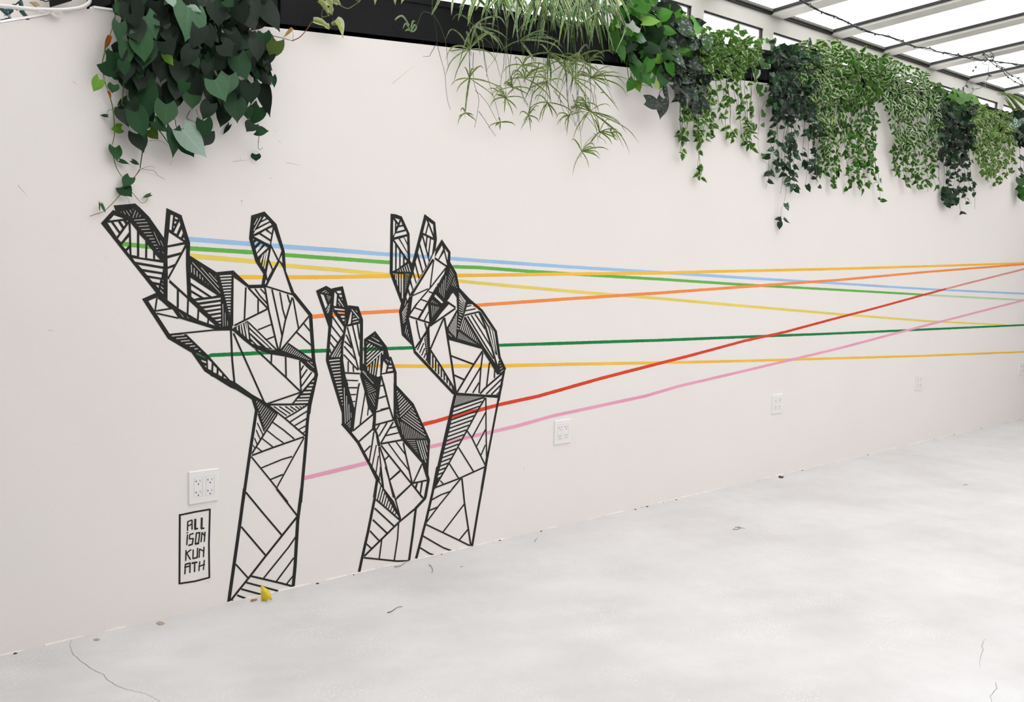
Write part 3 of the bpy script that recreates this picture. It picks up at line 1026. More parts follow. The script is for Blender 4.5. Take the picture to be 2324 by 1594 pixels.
def paint_ops(text):
    ops = []; ox = oy = 0; s = 1
    for line in text.strip().splitlines():
        t = line.split()
        if not t: continue
        c = t[0]
        if c == '@': ox, oy, s = float(t[1]), float(t[2]), float(t[3]); continue
        P = [tuple(map(float, q.split(','))) for q in t[1:] if ',' in q]
        P = [(ox + x / s, oy + y / s) for x, y in P]
        nums = [float(q) for q in t[1:] if ',' not in q]
        if c in 'FP': ops.append((c == 'F', P))
        elif c in 'LW':
            for q in stroke_quads(P, [nums[0] / s] * len(P)): ops.append((c == 'L', q))
        else:
            n, w = int(nums[0]), nums[1] / s
            for i in range(n):
                k = i / (n - 1)
                a = [P[0][j] * (1 - k) + P[2][j] * k for j in (0, 1)]
                b = [P[1][j] * (1 - k) + P[3][j] * k for j in (0, 1)]
                ops.append((c == 'H', stroke_quads([a, b], [w, w])[0]))
    return ops
def paint_mesh(text):
    """Paints fills and gaps one over the other and returns only the black that is left, as one flat mesh with true holes."""
    ops = paint_ops(text)
    vs, fs = [], []
    for _, p in ops:
        area = sum(p[i][0] * p[(i + 1) % len(p)][1] - p[(i + 1) % len(p)][0] * p[i][1] for i in range(len(p)))
        q = p if area > 0 else p[::-1]
        b = len(vs); vs += [Vector(v) for v in q]; fs.append(list(range(b, b + len(q))))
    v, e, f, ov, oe, of = delaunay_2d_cdt(vs, [], fs, 1, 1e-3, True)
    keep = [t for t, o in zip(f, of) if o and ops[max(o)][0]]
    return v, keep
# ---------------------------------------------------------------- the mural, painted flat on the wall face
def flat(name, v, f, y, mat, parent=None):
    return mesh(name, [W(p[0], p[1], y) for p in v], f, mat, parent)
for data, label in ((HAND_LEFT, 'large black line-art hand reaching up, leftmost and tallest, with an open palm and long forearm'),
                    (HAND_MIDDLE, 'smaller black line-art hand, lowest of the three, between the two big ones'),
                    (HAND_RIGHT, 'black line-art hand with bent wrist, rightmost of the three, three pointed fingers raised')):
    v, f = paint_mesh(data)
    tag(flat('painted_hand', v, f, -.0009, BLACK), label, 'mural', 'line-art hands painted on the white wall')
sg = empty('painted_signature', 'hand-lettered name inside a thin black rectangle under the nearest outlet', 'signature', W(440, 1240))
for nm, data in (('frame', SIGNATURE_BOX), ('lettering', SIGNATURE_TEXT)):
    v, f = paint_mesh(data); o = flat(nm, v, f, -.0009, BLACK, None)
    o.parent = sg; o.matrix_parent_inverse = Matrix.Translation(-sg.location)
line_objs = {}
VIS = {'blue': [(428, 979), (1022, 2600)], 'lime': [(272, 345), (431, 575), (646, 888), (932, 938), (1026, 2600)], 'paleyellow': [(431, 886), (1038, 2600)], 'gold': [(530, 600), (652, 962), (1036, 2600)],
       'orange': [(704, 786), (818, 912), (1074, 2600)], 'green': [(440, 626), (678, 752), (821, 868), (878, 940), (1128, 2600)], 'lowgold': [(832, 862), (893, 2600)], 'pink': [(689, 834), (974, 2600)]}
for i, (key, col, label, P) in enumerate(THREADS):
    if P[-1][1] == 2324:                                 # the line runs on past the edge of the picture
        (_, xa, ya), (wb, xb, yb) = P[-2], P[-1]; k = 150 / (xb - xa); P = P + [(wb * .86, xb + 150, yb + (yb - ya) * k)]
    pts = []; ws = []
    for j in range(len(P) - 1):
        n = max(2, int((P[j + 1][1] - P[j][1]) / 4))
        for k in range(n):
            t = k / n; wob = random.Random(i * 1000 + j * 50 + k)
            pts.append((P[j][1] * (1 - t) + P[j + 1][1] * t, P[j][2] * (1 - t) + P[j + 1][2] * t + wob.uniform(-.15, .15)))
            ws.append((P[j][0] * (1 - t) + P[j + 1][0] * t) * wob.uniform(.95, 1.05))
    pts.append(P[-1][1:]); ws.append(P[-1][0])
    v = []; f = []
    for j, p in enumerate(pts):
        a, b = pts[max(j - 1, 0)], pts[min(j + 1, len(pts) - 1)]; dx, dy = b[0] - a[0], b[1] - a[1]; l = math.hypot(dx, dy); h = ws[j] / 2
        v += [(p[0] - dy / l * h, p[1] + dx / l * h), (p[0] + dy / l * h, p[1] - dx / l * h)]
        if j and any(lo - 1 <= (p[0] + pts[j - 1][0]) / 2 <= hi + 1 for lo, hi in VIS.get(key, [(0, 9999)])): f.append((2 * j - 2, 2 * j - 1, 2 * j + 1, 2 * j))
    used = sorted({i for q in f for i in q}); mp = {i: k for k, i in enumerate(used)}; v = [v[i] for i in used]; f = [tuple(mp[i] for i in q) for q in f]
    o = flat('painted_line', v, f, -.00025 - .00005 * i, marker(key + '_marker', col))
    if label: tag(o, label, 'mural', 'coloured lines crossing the white wall'); line_objs[key] = o
    else:
        o.name = 'faded_end'; tag(o, 'paler worn end of the line'); o.parent = line_objs[key[:-4]]
# ---------------------------------------------------------------- outlets
GROOVE = plain('plate_groove', (.42, .41, .40), .8)
def outlet(px, py, label):
    c = W(px, py); t = empty('wall_outlet', label, 'power outlet', c, 'white four-socket outlets along the wall')
    MB().bevbox(-.058, .058, -.006, 0, -.058, .058, .0025).build('cover_plate', PLATE, t)
    for sx in (-.023, .023):
        ins = MB().bevbox(sx - .0165, sx + .0165, -.0075, -.005, -.0335, .0335, .0012).build('outlet_insert', PLATE, t)
        gr = MB()
        gr.box(sx - .0178, sx + .0178, -.00625, -.0059, .0335, .0345); gr.box(sx + .0168, sx + .0178, -.00625, -.0059, -.0345, .0345)
        tag(gr.build('shadow_gap', GROOVE, ins), kind='stuff')
        sl = MB()
        for cz in (.018, -.021):
            sl.box(sx - .0085, sx - .0070, -.0079, -.0074, cz, cz + .0085); sl.box(sx - .0125, sx - .0085, -.0079, -.0074, cz + .0035, cz + .005)
            sl.box(sx + .0060, sx + .0073, -.0079, -.0074, cz, cz + .0085)
            k = len(sl.v); sl.v += [(sx + .0 + .0024 * math.cos(a * math.pi / 4), -.0079, cz - .0065 + .0028 * math.sin(a * math.pi / 4)) for a in range(8)]; sl.f.append(tuple(k + a for a in range(8)))
        tag(sl.build('slots', SLOT, ins), kind='stuff')
outlet(461, 1104, 'white four-socket outlet just above the black lettered box, nearest of the row')
outlet(1275.5, 980, 'white four-socket outlet just under the pink line, right of the bent-wrist hand')
outlet(1763, 917, 'white four-socket outlet, third along the wall from the lettered box')
outlet(2084.5, 868.5, 'white four-socket outlet, fourth along the wall and second from the far right')
outlet(2317, 837, 'white four-socket outlet cut by the right edge of the picture, farthest of the row')
# ---------------------------------------------------------------- planters on top of the wall
def planter(pxa, pxb, label):
    a = pxa; b = pxb                                     # world x of the two ends
    t = empty('planter_box', label, 'planter', (a, .02, top_z(a)), 'black felt planters on top of the wall')
    L = b - a; dz = top_z(b) - top_z(a); h = .185
    def sl(x0, x1, y0, y1, z0, z1):
        k = lambda x: dz * x / L
        return [(x0, y0, z0 + k(x0)), (x1, y0, z0 + k(x1)), (x1, y1, z0 + k(x1)), (x0, y1, z0 + k(x0)), (x0, y0, z1 + k(x0)), (x1, y0, z1 + k(x1)), (x1, y1, z1 + k(x1)), (x0, y1, z1 + k(x0))]
    g = .006
    MB().hexa(sl(g, L - g, 0, .02, .002, h)).hexa(sl(g, L - g, .20, .22, .002, h)).hexa(sl(g, g + .02, .02, .20, .002, h)).hexa(sl(L - g - .02, L - g, .02, .20, .002, h)).hexa(sl(g, L - g, 0, .22, .002, .02)).build('body', PLANTER, t)
    MB().hexa(sl(g - .004, L - g + .004, -.005, .006, h - .022, h + .002)).build('rim', PLANTER, t)
    MB().hexa(sl(g + .02, L - g - .02, .02, .20, .02, h - .03)).build('soil', SOIL, t)
    return t
PL = [(1.665, 2.303, 'black planter behind the big dark heart-leaf plant, leftmost on the wall'), (2.303, 3.25, 'long bare black planter between the heart-leaf plant and the spider plants'),
      (3.25, 4.25, 'black planter under the spider plants'), (4.25, 5.10, 'black planter under the golden and silver leaved plants'),
      (5.10, 5.88, 'black planter showing through the thin variegated plant with bare strands'), (5.88, 6.75, 'black planter behind the dark hanging vines, right of the bare gap'),
      (6.75, 7.65, 'black planter under the middle of the thick variegated foliage'), (7.65, 8.6, 'black planter under the round-leaved plant near the far right'),
      (8.6, 9.5, 'black planter at the far right end of the visible row'), (9.5, 10.4, 'black planter running out of the picture at the right')]
for a, b, l in PL: planter(a, b, l)

# ---------------------------------------------------------------- leaves
def leaf_me(name, lobe, fold, curl, tipp, seed, cols=4, rows=(0, .07, .18, .32, .48, .64, .80, .92, 1), wave=.03, mat=None):
    rr = random.Random(seed); v = []; f = []; uv = []
    n = cols + 1; ph = rr.uniform(0, 6); tw = rr.uniform(-.25, .25)
    for t in rows:
        base = math.sin(math.pi * min(1, (t * .86 + .16) ** .78)) if tipp else math.sin(math.pi * (t * .93 + .05) ** .85)
        wdt = .5 * max(.0, base) * (1 - .35 * max(0, t - .6) / .4 if tipp else 1)
        if t >= 1: wdt = .006
        for j in range(n):
            u = -1 + 2 * j / cols; au = abs(u)
            x = u * wdt + tw * t * t * .3
            z = -t + lobe * au ** 1.4 * (1 - t) ** 3
            y = -fold * au * wdt * 1.0 + curl * t * t + wave * math.sin(6 * t + ph + u * 2) * au
            v.append((x, y, z)); uv.append((u, t))
    for i in range(len(rows) - 1):
        for j in range(cols): a = i * n + j; f.append((a, a + n, a + n + 1, a + 1))
    me = bpy.data.meshes.new(name); me.from_pydata(v, [], f); me.materials.append(mat)
    me.polygons.foreach_set('use_smooth', [True] * len(f)); ul = me.uv_layers.new(name='UVMap')
    for lp in me.loops: ul.data[lp.index].uv = uv[lp.vertex_index]
    me.update(); me['raw'] = 0
    return me, v, f, uv
def kinds(name, mat, lobe, tipp, k=5, fold=.25, curl=.12, cols=4, rows=(0, .07, .18, .32, .48, .64, .80, .92, 1)):
    rr = random.Random(hash(len(name)) + k); return [leaf_me(name, lobe * rr.uniform(.8, 1.2), rr.uniform(-.4, 1) * fold, rr.uniform(-.5, 1) * curl, tipp, i + 10, cols, rows, .025, mat) for i in range(k)]
SR = (0, .12, .32, .55, .8, 1)
HEART = kinds('leaf', HEARTLEAF, .24, True, 6, .30, .18)
GOLD = kinds('leaf', GOLDLEAF, .18, True, 5, .4, .2)
SATIN = kinds('leaf', SATINLEAF, .16, True, 5, .3, .15)
SATINS = kinds('leaf', SATINLEAF, .14, True, 4, .4, .2, 4, SR)
VARI = kinds('leaf', VARLEAF, .08, True, 6, .7, .3, 4, SR)
PALE = kinds('leaf', VARPALE, .08, True, 6, .7, .3, 4, SR)
SMALL = kinds('leaf', GREENLEAF, .12, True, 5, .5, .3, 4, SR)
ROUND = kinds('leaf', GREENLEAF, .16, False, 4, .2, .1)
def frame(n, d):                                         # face normal n, direction base->tip d
    d = (d - n * d.dot(n)).normalized(); yv = -n; zv = -d; xv = yv.cross(zv)
    return Matrix((xv, yv, zv)).transposed()
def put(parent, kindset, loc, R, L, Wd, col, idx=None, nm='leaf'):
    me = (kindset[random.randrange(len(kindset))] if idx is None else kindset[idx % len(kindset)])[0]
    o = bpy.data.objects.new(nm, me); M = Matrix.Translation(loc) @ R.to_4x4() @ Matrix.Diagonal((Wd, L * .9, L, 1))
    C.objects.link(o); o.parent = parent; o.matrix_world = M; o.matrix_local = Matrix.Translation(-parent.location) @ M if parent else M
    o.color = (*col, 1); return o
def jit(v, s): return (v + Vector((random.gauss(0, s), random.gauss(0, s), random.gauss(0, s)))).normalized()
def shade(c, k): return tuple(min(.95, max(.003, q * k)) for q in c)
def face_dir(p): return ((CAM - p).normalized() * .75 + Vector((0, -.5, .28))).normalized()
def px_leaf(parent, ks, ox, oy, s, bx, by, tx, ty, wpx, col, y, tiltn=.22, idx=None, nm='leaf'):
    B0 = W(ox + bx / s, oy + by / s, y); n = jit(face_dir(B0), tiltn)
    v = ray(ox + tx / s, oy + ty / s); T = CAM + v * ((B0 - CAM).dot(n) / v.dot(n))
    d = T - B0; L = d.length; wid = wpx / s * (B0 - CAM).length / FPX * 1.0 / max(.5, abs(n.dot((CAM - B0).normalized())))
    return put(parent, ks, B0, frame(n, d), L, wid * .98, col, idx, nm)
def strand(parent, P, r, mat, name='vine', r2=None, n=4, wob=0):
    Q = smoothline(P, 5)
    if wob: Q = [q + Vector((U(-wob, wob), U(-wob, wob) * .6, U(-wob, wob))) for q in Q]
    o = MB().tube([q - parent.location for q in Q], r, n, r2 if r2 else r * .6).build(name, mat, parent, True); return Q

# ---- 1. big heart-leaf philodendron at the left end
ph = empty('trailing_heart_leaf_plant', 'large dark green heart-leaved plant hanging over the left end of the wall', 'plant', (2.0, .12, 2.2))
DK, MD, LT, YG, OL = (.008, .022, .010), (.010, .048, .014), (.026, .085, .028), (.12, .26, .03), (.055, .095, .012)
GY = (.012, .022, .014)
A_ = (200, 0, 4.98); B_ = (190, 200, 4.945)
tones = {'d': DK, 'm': MD, 'l': LT, 'y': YG, 'o': OL, 'g': GY, 'w': (.30, .42, .34), 'b': (.05, .12, .06)}
LA = """390,50,385,215,145,l 470,40,560,335,250,g 560,-20,592,105,170,m 650,185,775,450,230,b 1130,85,1125,455,300,b 1150,58,1292,135,70,w 590,395,640,700,225,l 430,475,440,780,160,l
200,690,425,850,240,m 275,590,255,705,115,l 130,900,60,1035,120,y 290,960,270,1055,125,l 615,960,645,1410,290,m 880,620,965,745,100,y 870,470,970,640,200,g 850,690,820,930,210,g 560,660,600,830,200,g
1080,530,1190,650,150,m 1180,640,1262,780,120,m 1342,715,1320,865,125,g 1600,400,1590,670,250,g 1690,640,1790,915,215,m 1480,680,1430,800,195,g 1590,855,1600,1065,185,b 1430,905,1560,1145,235,b
1160,1030,1190,1245,195,l 1100,930,1030,1050,130,m 880,1180,890,1435,225,l 1650,1150,1690,1375,205,m 1890,470,1930,700,160,g 1985,375,1990,525,155,m 2130,465,2058,672,185,o 2000,60,2165,355,190,g
1400,290,1538,362,80,w 1960,950,2070,1325,165,g 2085,865,2108,990,75,m 1890,820,1935,905,70,m 2010,700,2040,835,70,d 1940,1215,1850,1430,185,m 1800,1215,1810,1360,120,m 1860,1400,1790,1485,130,d
1900,1480,2045,1480,115,m 1560,1220,1490,1440,175,d 1380,1170,1290,1345,165,d 1310,1365,1340,1570,185,m 1350,1480,1300,1660,150,d 1560,0,1655,75,130,m 1880,10,1925,240,120,g 1800,150,1900,350,180,g
1040,0,1290,140,230,g 900,330,1000,500,190,g 700,560,690,700,180,g 1020,700,1060,1000,200,d 1250,320,1180,560,220,g 1330,330,1400,560,190,g 780,20,850,240,220,g 1450,60,1480,300,220,g 1700,60,1760,300,210,g 350,260,340,470,130,m
930,-20,965,80,90,w 1180,560,1060,760,180,g 400,700,420,860,130,m 330,820,420,900,150,m 1620,960,1700,1130,170,d 1700,1000,1800,1200,210,d 1830,950,1850,1180,220,d 1520,500,1640,640,200,g"""
LB = """1120,478,1388,785,250,w 1000,470,1017,772,155,m 1130,600,1237,772,175,m 600,515,675,725,190,d 440,240,500,430,165,d 580,270,690,565,215,m 740,470,832,582,130,o 360,415,318,462,0,y 800,370,950,500,120,m 700,230,760,460,150,d"""
LC = """420,450,305,460,105,y 350,668,380,818,115,l 405,812,523,850,42,l 545,815,628,862,45,m 520,1002,438,1105,108,l 430,1110,545,1218,150,m 1932,745,1932,824,112,m 268,312,183,298,36,m 748,1195,660,1225,36,l 200,1300,250,1400,26,l 1632,418,1565,528,45,d 1310,700,1265,745,22,d 175,1290,180,1395,14,o"""
for txt, (ox, oy, s), yr in ((LA, A_, (-.13, -.05)), (LB, B_, (-.11, -.04)), (LC, B_, (-.03, -.012))):
    for w_ in txt.split():
        q = w_.split(','); bx, by, tx, ty, wp = map(float, q[:5])
        if wp == 0: continue
        k = U(.85, 1.2)
        px_leaf(ph, HEART, ox, oy, s, bx, by, tx, ty, wp, shade(tones[q[5]], k), U(*yr), .20)
def heart_env(x):                                        # bottom of the dense cluster, in photo pixels
    pts = [(262, 150), (275, 230), (300, 300), (330, 290), (360, 250), (400, 255), (430, 240), (470, 245), (500, 260), (560, 235), (600, 195), (612, 100)]
    for (a, ya), (b, yb) in zip(pts, pts[1:]):
        if x <= b: return ya + (yb - ya) * (x - a) / (b - a)
    return 90
cnt = 0
while cnt < 215:
    x = U(266, 604); yb = heart_env(x); y = U(-70, yb - 32)
    Lp = U(30, 54); ang = random.gauss(0, .45)
    px_leaf(ph, HEART, x, y, 1, 0, 0, Lp * math.sin(ang), Lp * math.cos(ang), Lp * U(.62, .85), shade(random.choice([DK, DK, GY, GY, MD]), U(.6, 1.15)), U(-.07, -.02) if y > 25 else U(-.07, .05), .35); cnt += 1
def pxs(P, y=-.02, ox=0, oy=0, s=1): return [W(ox + a / s, oy + b / s, (y if not isinstance(y, tuple) else U(*y))) for a, b in P]
strand(ph, pxs([(262, 0), (261, 38), (250, 80)], -.03), .0024, STEMYEL)
strand(ph, pxs([(250, 80), (243, 98), (236, 125), (232, 150), (238, 185), (248, 215)], -.028), .0022, STEMYEL)
strand(ph, pxs([(248, 215), (255, 240), (258, 262), (260, 290), (259, 312), (252, 336)], -.018), .0022, STEMYEL)
strand(ph, pxs([(252, 336), (258, 358), (265, 382), (281, 408)], -.014), .002, STEMYEL)
strand(ph, pxs([(281, 175), (280, 205), (276, 235)], -.04), .0026, STEM)
strand(ph, pxs([(276, 235), (285, 247), (297, 262)], -.04), .002, STEM)
strand(ph, pxs([(276, 236), (258, 247), (245, 252), (244, 262)], -.03), .0013, STEMYEL)
strand(ph, pxs([(332, 300), (326, 330), (321, 360), (318, 382)], -.02), .0028, STEM)
strand(ph, pxs([(318, 384), (310, 396), (297, 411)], -.015), .0022, BROWN)
strand(ph, pxs([(281, 408), (286, 420), (288, 440)], -.012), .002, STEM)
strand(ph, pxs([(273, 442), (255, 462), (238, 478), (226, 484)], -.012), .002, STEMYEL)
strand(ph, pxs([(226, 484), (215, 487), (204, 491)], -.012), .0018, STEMYEL)
strand(ph, pxs([(299, 436), (310, 449), (322, 461), (333, 455), (335, 443)], -.012), .0014, STEMYEL)
strand(ph, pxs([(278, 443), (290, 450), (293, 463), (289, 470)], -.01), .0005, ROOT, 'aerial_root')
strand(ph, pxs([(320, 384), (335, 378), (347, 378), (352, 382)], -.01), .0006, ROOT, 'aerial_root')
strand(ph, pxs([(320, 383), (336, 386), (350, 388), (358, 398), (374, 407)], -.01), .0008, ROOT, 'aerial_root')
strand(ph, pxs([(337, 320), (355, 319), (370, 323), (380, 331)], -.02), .0008, STEMDARK)
strand(ph, pxs([(352, 285), (368, 305), (382, 325)], -.03), .0026, STEM)
strand(ph, pxs([(432, 250), (424, 268), (438, 275), (446, 282)], -.02), .0012, STEMDARK)
strand(ph, pxs([(586, 280), (588, 300), (586, 332), (590, 340), (596, 335)], -.02), .0012, STEMDARK)
strand(ph, pxs([(445, 248), (449, 262), (456, 268)], -.02), .0009, STEMDARK)
for P in ([(370, 245), (395, 268), (402, 290), (425, 292)], [(500, 286), (512, 276), (520, 268)], [(300, 230), (298, 200), (300, 120)], [(585, 150), (600, 160), (595, 185)]): strand(ph, pxs(P, -.03), .0016, STEMDARK)
dl = px_leaf(ph, kinds('dried_leaf', DRYLEAF, .02, True, 1, .9, .3), 200, 0, 4.98, 245, 405, 185, 575, 55, (.36, .10, .012), -.03, .1, nm='dried_leaf'); dl['label'] = 'shrivelled orange leaf'
dl = px_leaf(ph, kinds('dried_leaf', DRYLEAF, .02, True, 1, .9, .3), 200, 0, 4.98, 225, 1030, 265, 1105, 30, (.34, .09, .012), -.03, .1, nm='dried_leaf'); dl['label'] = 'shrivelled orange leaf'

# ---- 2. pale twisted runner with a red-brown stem beside it
pr = empty('pale_trailing_runner', 'thin runner of pale twisted yellow-green leaves crossing the black planter', 'plant', W(740, 20, .0))
G_ = (600, 0, 4.98)
strand(pr, pxs([(60, 398), (200, 430), (315, 462)], -.02, *G_), .0016, ROOT)
strand(pr, pxs([(315, 462), (400, 420), (470, 345), (540, 240)], -.03, *G_), .0022, BROWN)
strand(pr, pxs([(322, 460), (325, 400), (316, 345)], -.03, *G_), .0008, STEMYEL)
strand(pr, pxs([(655, 210), (648, 160), (670, 90), (700, 20)], -.03, *G_), .0018, STEMYEL)
strand(pr, pxs([(655, 190), (700, 185), (760, 150), (770, 90)], -.03, *G_), .0018, STEMYEL)
strand(pr, pxs([(820, 30), (880, 75), (950, 95), (1010, 60), (1080, 15)], -.02, *G_), .002, STEMYEL)
strand(pr, pxs([(1020, -20), (1060, 15), (1100, -10)], -.02, *G_), .002, STEMYEL)
PY = (.42, .46, .15)
for q in ((550, 240, 760, 300, 75), (690, 290, 740, 330, 60), (760, 290, 880, 268, 40), (790, 240, 908, 395, 75), (600, 18, 750, 170, 60), (720, 90, 780, 170, 70), (700, 0, 780, 75, 90), (790, 0, 870, 55, 60), (740, -10, 830, 60, 50), (1240, -30, 1255, 50, 30), (1460, -30, 1485, 55, 35), (1540, -30, 1560, 40, 50)):
    px_leaf(pr, kinds('leaf', VARPALE, .04, True, 1, 1.2, .4), *G_, *q, shade(PY, U(.8, 1.15)), -.03, .3)
dl = px_leaf(pr, kinds('dried_leaf', DRYLEAF, .02, True, 1, .6, .2), *G_, 316, 318, 215, 425, 38, (.50, .30, .10), -.03, .1, nm='dried_leaf'); dl['label'] = 'withered ochre leaf'

# ---- 3. spider plants
def blade(parent, pts, wd, col, name='leaf', fold=.35):
    Q = smoothline(pts, 4); v = []; f = []; uv = []; k = len(Q)
    for i, p in enumerate(Q):
        t = (Q[min(i + 1, k - 1)] - Q[max(i - 1, 0)]).normalized(); s = t.cross((CAM - p).normalized()); s = s.normalized() if s.length > 1e-4 else Vector((1, 0, 0))
        nn = s.cross(t); ww = wd * (.55 + .45 * min(1, i / 3)) * (1 - (i / (k - 1)) ** 3 * .95) / 2
        for u in (-1, 0, 1): v.append(tuple(p + s * u * ww - parent.location + nn * (-abs(u)) * ww * fold)); uv.append((u, i / k))
        if i:
            a = (i - 1) * 3; f += [(a, a + 1, a + 4, a + 3), (a + 1, a + 2, a + 5, a + 4)]
    me = bpy.data.meshes.new(name); me.from_pydata(v, [], f); me.materials.append(BLADE); me.polygons.foreach_set('use_smooth', [True] * len(f))
    ul = me.uv_layers.new(name='UVMap')
    for lp in me.loops: ul.data[lp.index].uv = uv[lp.vertex_index]
    o = bpy.data.objects.new(name, me); C.objects.link(o); o.parent = parent; o.color = (*col, 1); return o
SG, SY = (.075, .17, .045), (.13, .20, .03)
CR = Vector((-RC[0][0] * 0, 0, 0))
RIGHT = Vector((RC[0][0], RC[1][0], 0)).normalized()      # horizontal direction across the picture
def rosette(parent, c, size, n, up=.2, stem=None, col=SY, wd=.006):
    for i in range(int(n * 1.35)):
        a = U(0, 2 * math.pi); out = (RIGHT * math.cos(a) + Vector((0, -1, 0)) * U(0, .6)); L = size * U(.7, 1.6); e = math.sin(a) * .9 + U(-.2, .2)
        g = U(.15, .55)
        P = [c, c + out * L * .35 + Vector((0, 0, L * (.33 * e))), c + out * L * .72 + Vector((0, 0, L * (.60 * e - .3 * g))), c + out * L * (1.0 - .15 * g) + Vector((0, 0, L * (.72 * e - 1.0 * g)))]
        blade(parent, P, wd * U(.7, 1.15), shade(col, U(.7, 1.3)))
    if n > 5:
        for i in range(4): strand(parent, [c, c + Vector((U(-.01, .01), U(-.004, .004), -.01)), c + Vector((U(-.02, .02), 0, -U(.015, .035)))], .0007, ROOT, 'aerial_root')
K_ = (960, 0, 4.194)
def kp(x, y, d=-.05): return W(960 + x / 4.194, y / 4.194, d)
sps = [empty('spider_plant', 'thin spider plant, leftmost of the three, with long bare runners over the black planter', 'plant', W(1070, -10, .08), 'spider plants'),
       empty('spider_plant', 'middle spider plant with tangled runners of small plantlets', 'plant', W(1210, -10, .08), 'spider plants'),
       empty('spider_plant', 'fullest spider plant, rightmost, with a fountain of long white-striped blades', 'plant', W(1330, -10, .08), 'spider plants')]
for o, (x0, x1, n, ymx) in zip(sps, ((1030, 1120, 12, 60), (1110, 1270, 44, 95), (1240, 1400, 84, 130))):
    for i in range(n):
        x = U(x0, x1); e = U(-60, 75) * (1 if o is not sps[2] else 1.2); yb = U(18, ymx) * U(.7, 1.05)
        d0, d1 = U(.0, .12), U(-.16, -.05)
        P = [W(x, U(-25, -5), d0), W(x + e * .35, U(-30, -10), (d0 + d1) / 2), W(x + e * .8, yb * .42, d1), W(x + e, yb, d1 - .01)]
        c = shade(SG if random.random() < .7 else SY, random.choice((.35, .6, .9, 1.2, 1.7))); blade(o, P, U(.009, .017), c)
for (a, b, c_, d_, e_, g_) in ((1370, 10, 1420, 60, 1396, 122), (1385, 5, 1400, 30, 1412, 38), (1290, 0, 1290, 70, 1288, 130), (1360, 20, 1380, 70, 1395, 120), (1175, 0, 1172, 50, 1177, 100), (1255, 0, 1262, 30, 1281, 20), (1190, 0, 1196, 20, 1189, 38), (1340, 0, 1360, 20, 1312, 58)):
    blade(sps[2] if a > 1240 else sps[1], [W(a, b, -.06), W((a + c_) / 2, (b + d_) / 2 - 4, -.10), W(c_, d_, -.14), W(e_, g_, -.15)], .012, shade((.14, .24, .12), U(.8, 1.3)))
ROS = [(0, 480, 245, .13, 8, 430, 0), (0, 440, 470, .15, 9, 470, 20), (0, 440, 745, .09, 8, 460, 60), (0, 405, 1075, .05, 4, 440, 500), (1, 970, 745, .10, 11, 960, 60), (1, 950, 620, .08, 8, 930, 60), (1, 785, 930, .08, 10, 830, 60), (1, 1185, 975, .08, 7, 1150, 100),
       (1, 920, 385, .10, 7, 900, 0), (1, 1195, 500, .11, 8, 1190, 20), (1, 1005, 1100, .05, 7, 1100, 300), (1, 735, 1165, .04, 5, 560, 300), (1, 1120, 175, .10, 8, 1100, -40), (2, 1350, 610, .10, 8, 1330, 60), (2, 1590, 1060, .13, 12, 1600, 100), (2, 1600, 735, .11, 12, 1560, 60), (2, 1540, 600, .10, 10, 1500, 30),
       (2, 1550, 975, .08, 8, 1500, 100), (2, 1510, 1440, .08, 7, 1440, 200), (2, 1390, 1100, .06, 6, 1350, 200), (2, 1680, 1255, .08, 7, 1560, 300), (1, 850, 830, .08, 8, 800, 100), (1, 1180, 780, .09, 7, 1240, 100), (2, 1430, 740, .08, 5, 1410, 100), (2, 1460, 560, .11, 8, 1440, 60), (2, 1790, 1260, .04, 5, 1640, 900)]
for w_, x, y, sz, n, tx, ty in ROS:
    c = kp(x, y, -.055); o = sps[w_]
    rosette(o, c, sz, n, .3, col=SY if y > 400 else SG, wd=.0065)
    strand(o, [kp(tx, ty, -.03), kp(tx + (x - tx) * .3 + U(-25, 25), ty + (y - ty) * .4, -.08), kp(tx + (x - tx) * .75 + U(-12, 12), ty + (y - ty) * .8, -.06), c], .0012, random.choice([STEM, STEMYEL, STEMDARK]), 'runner')
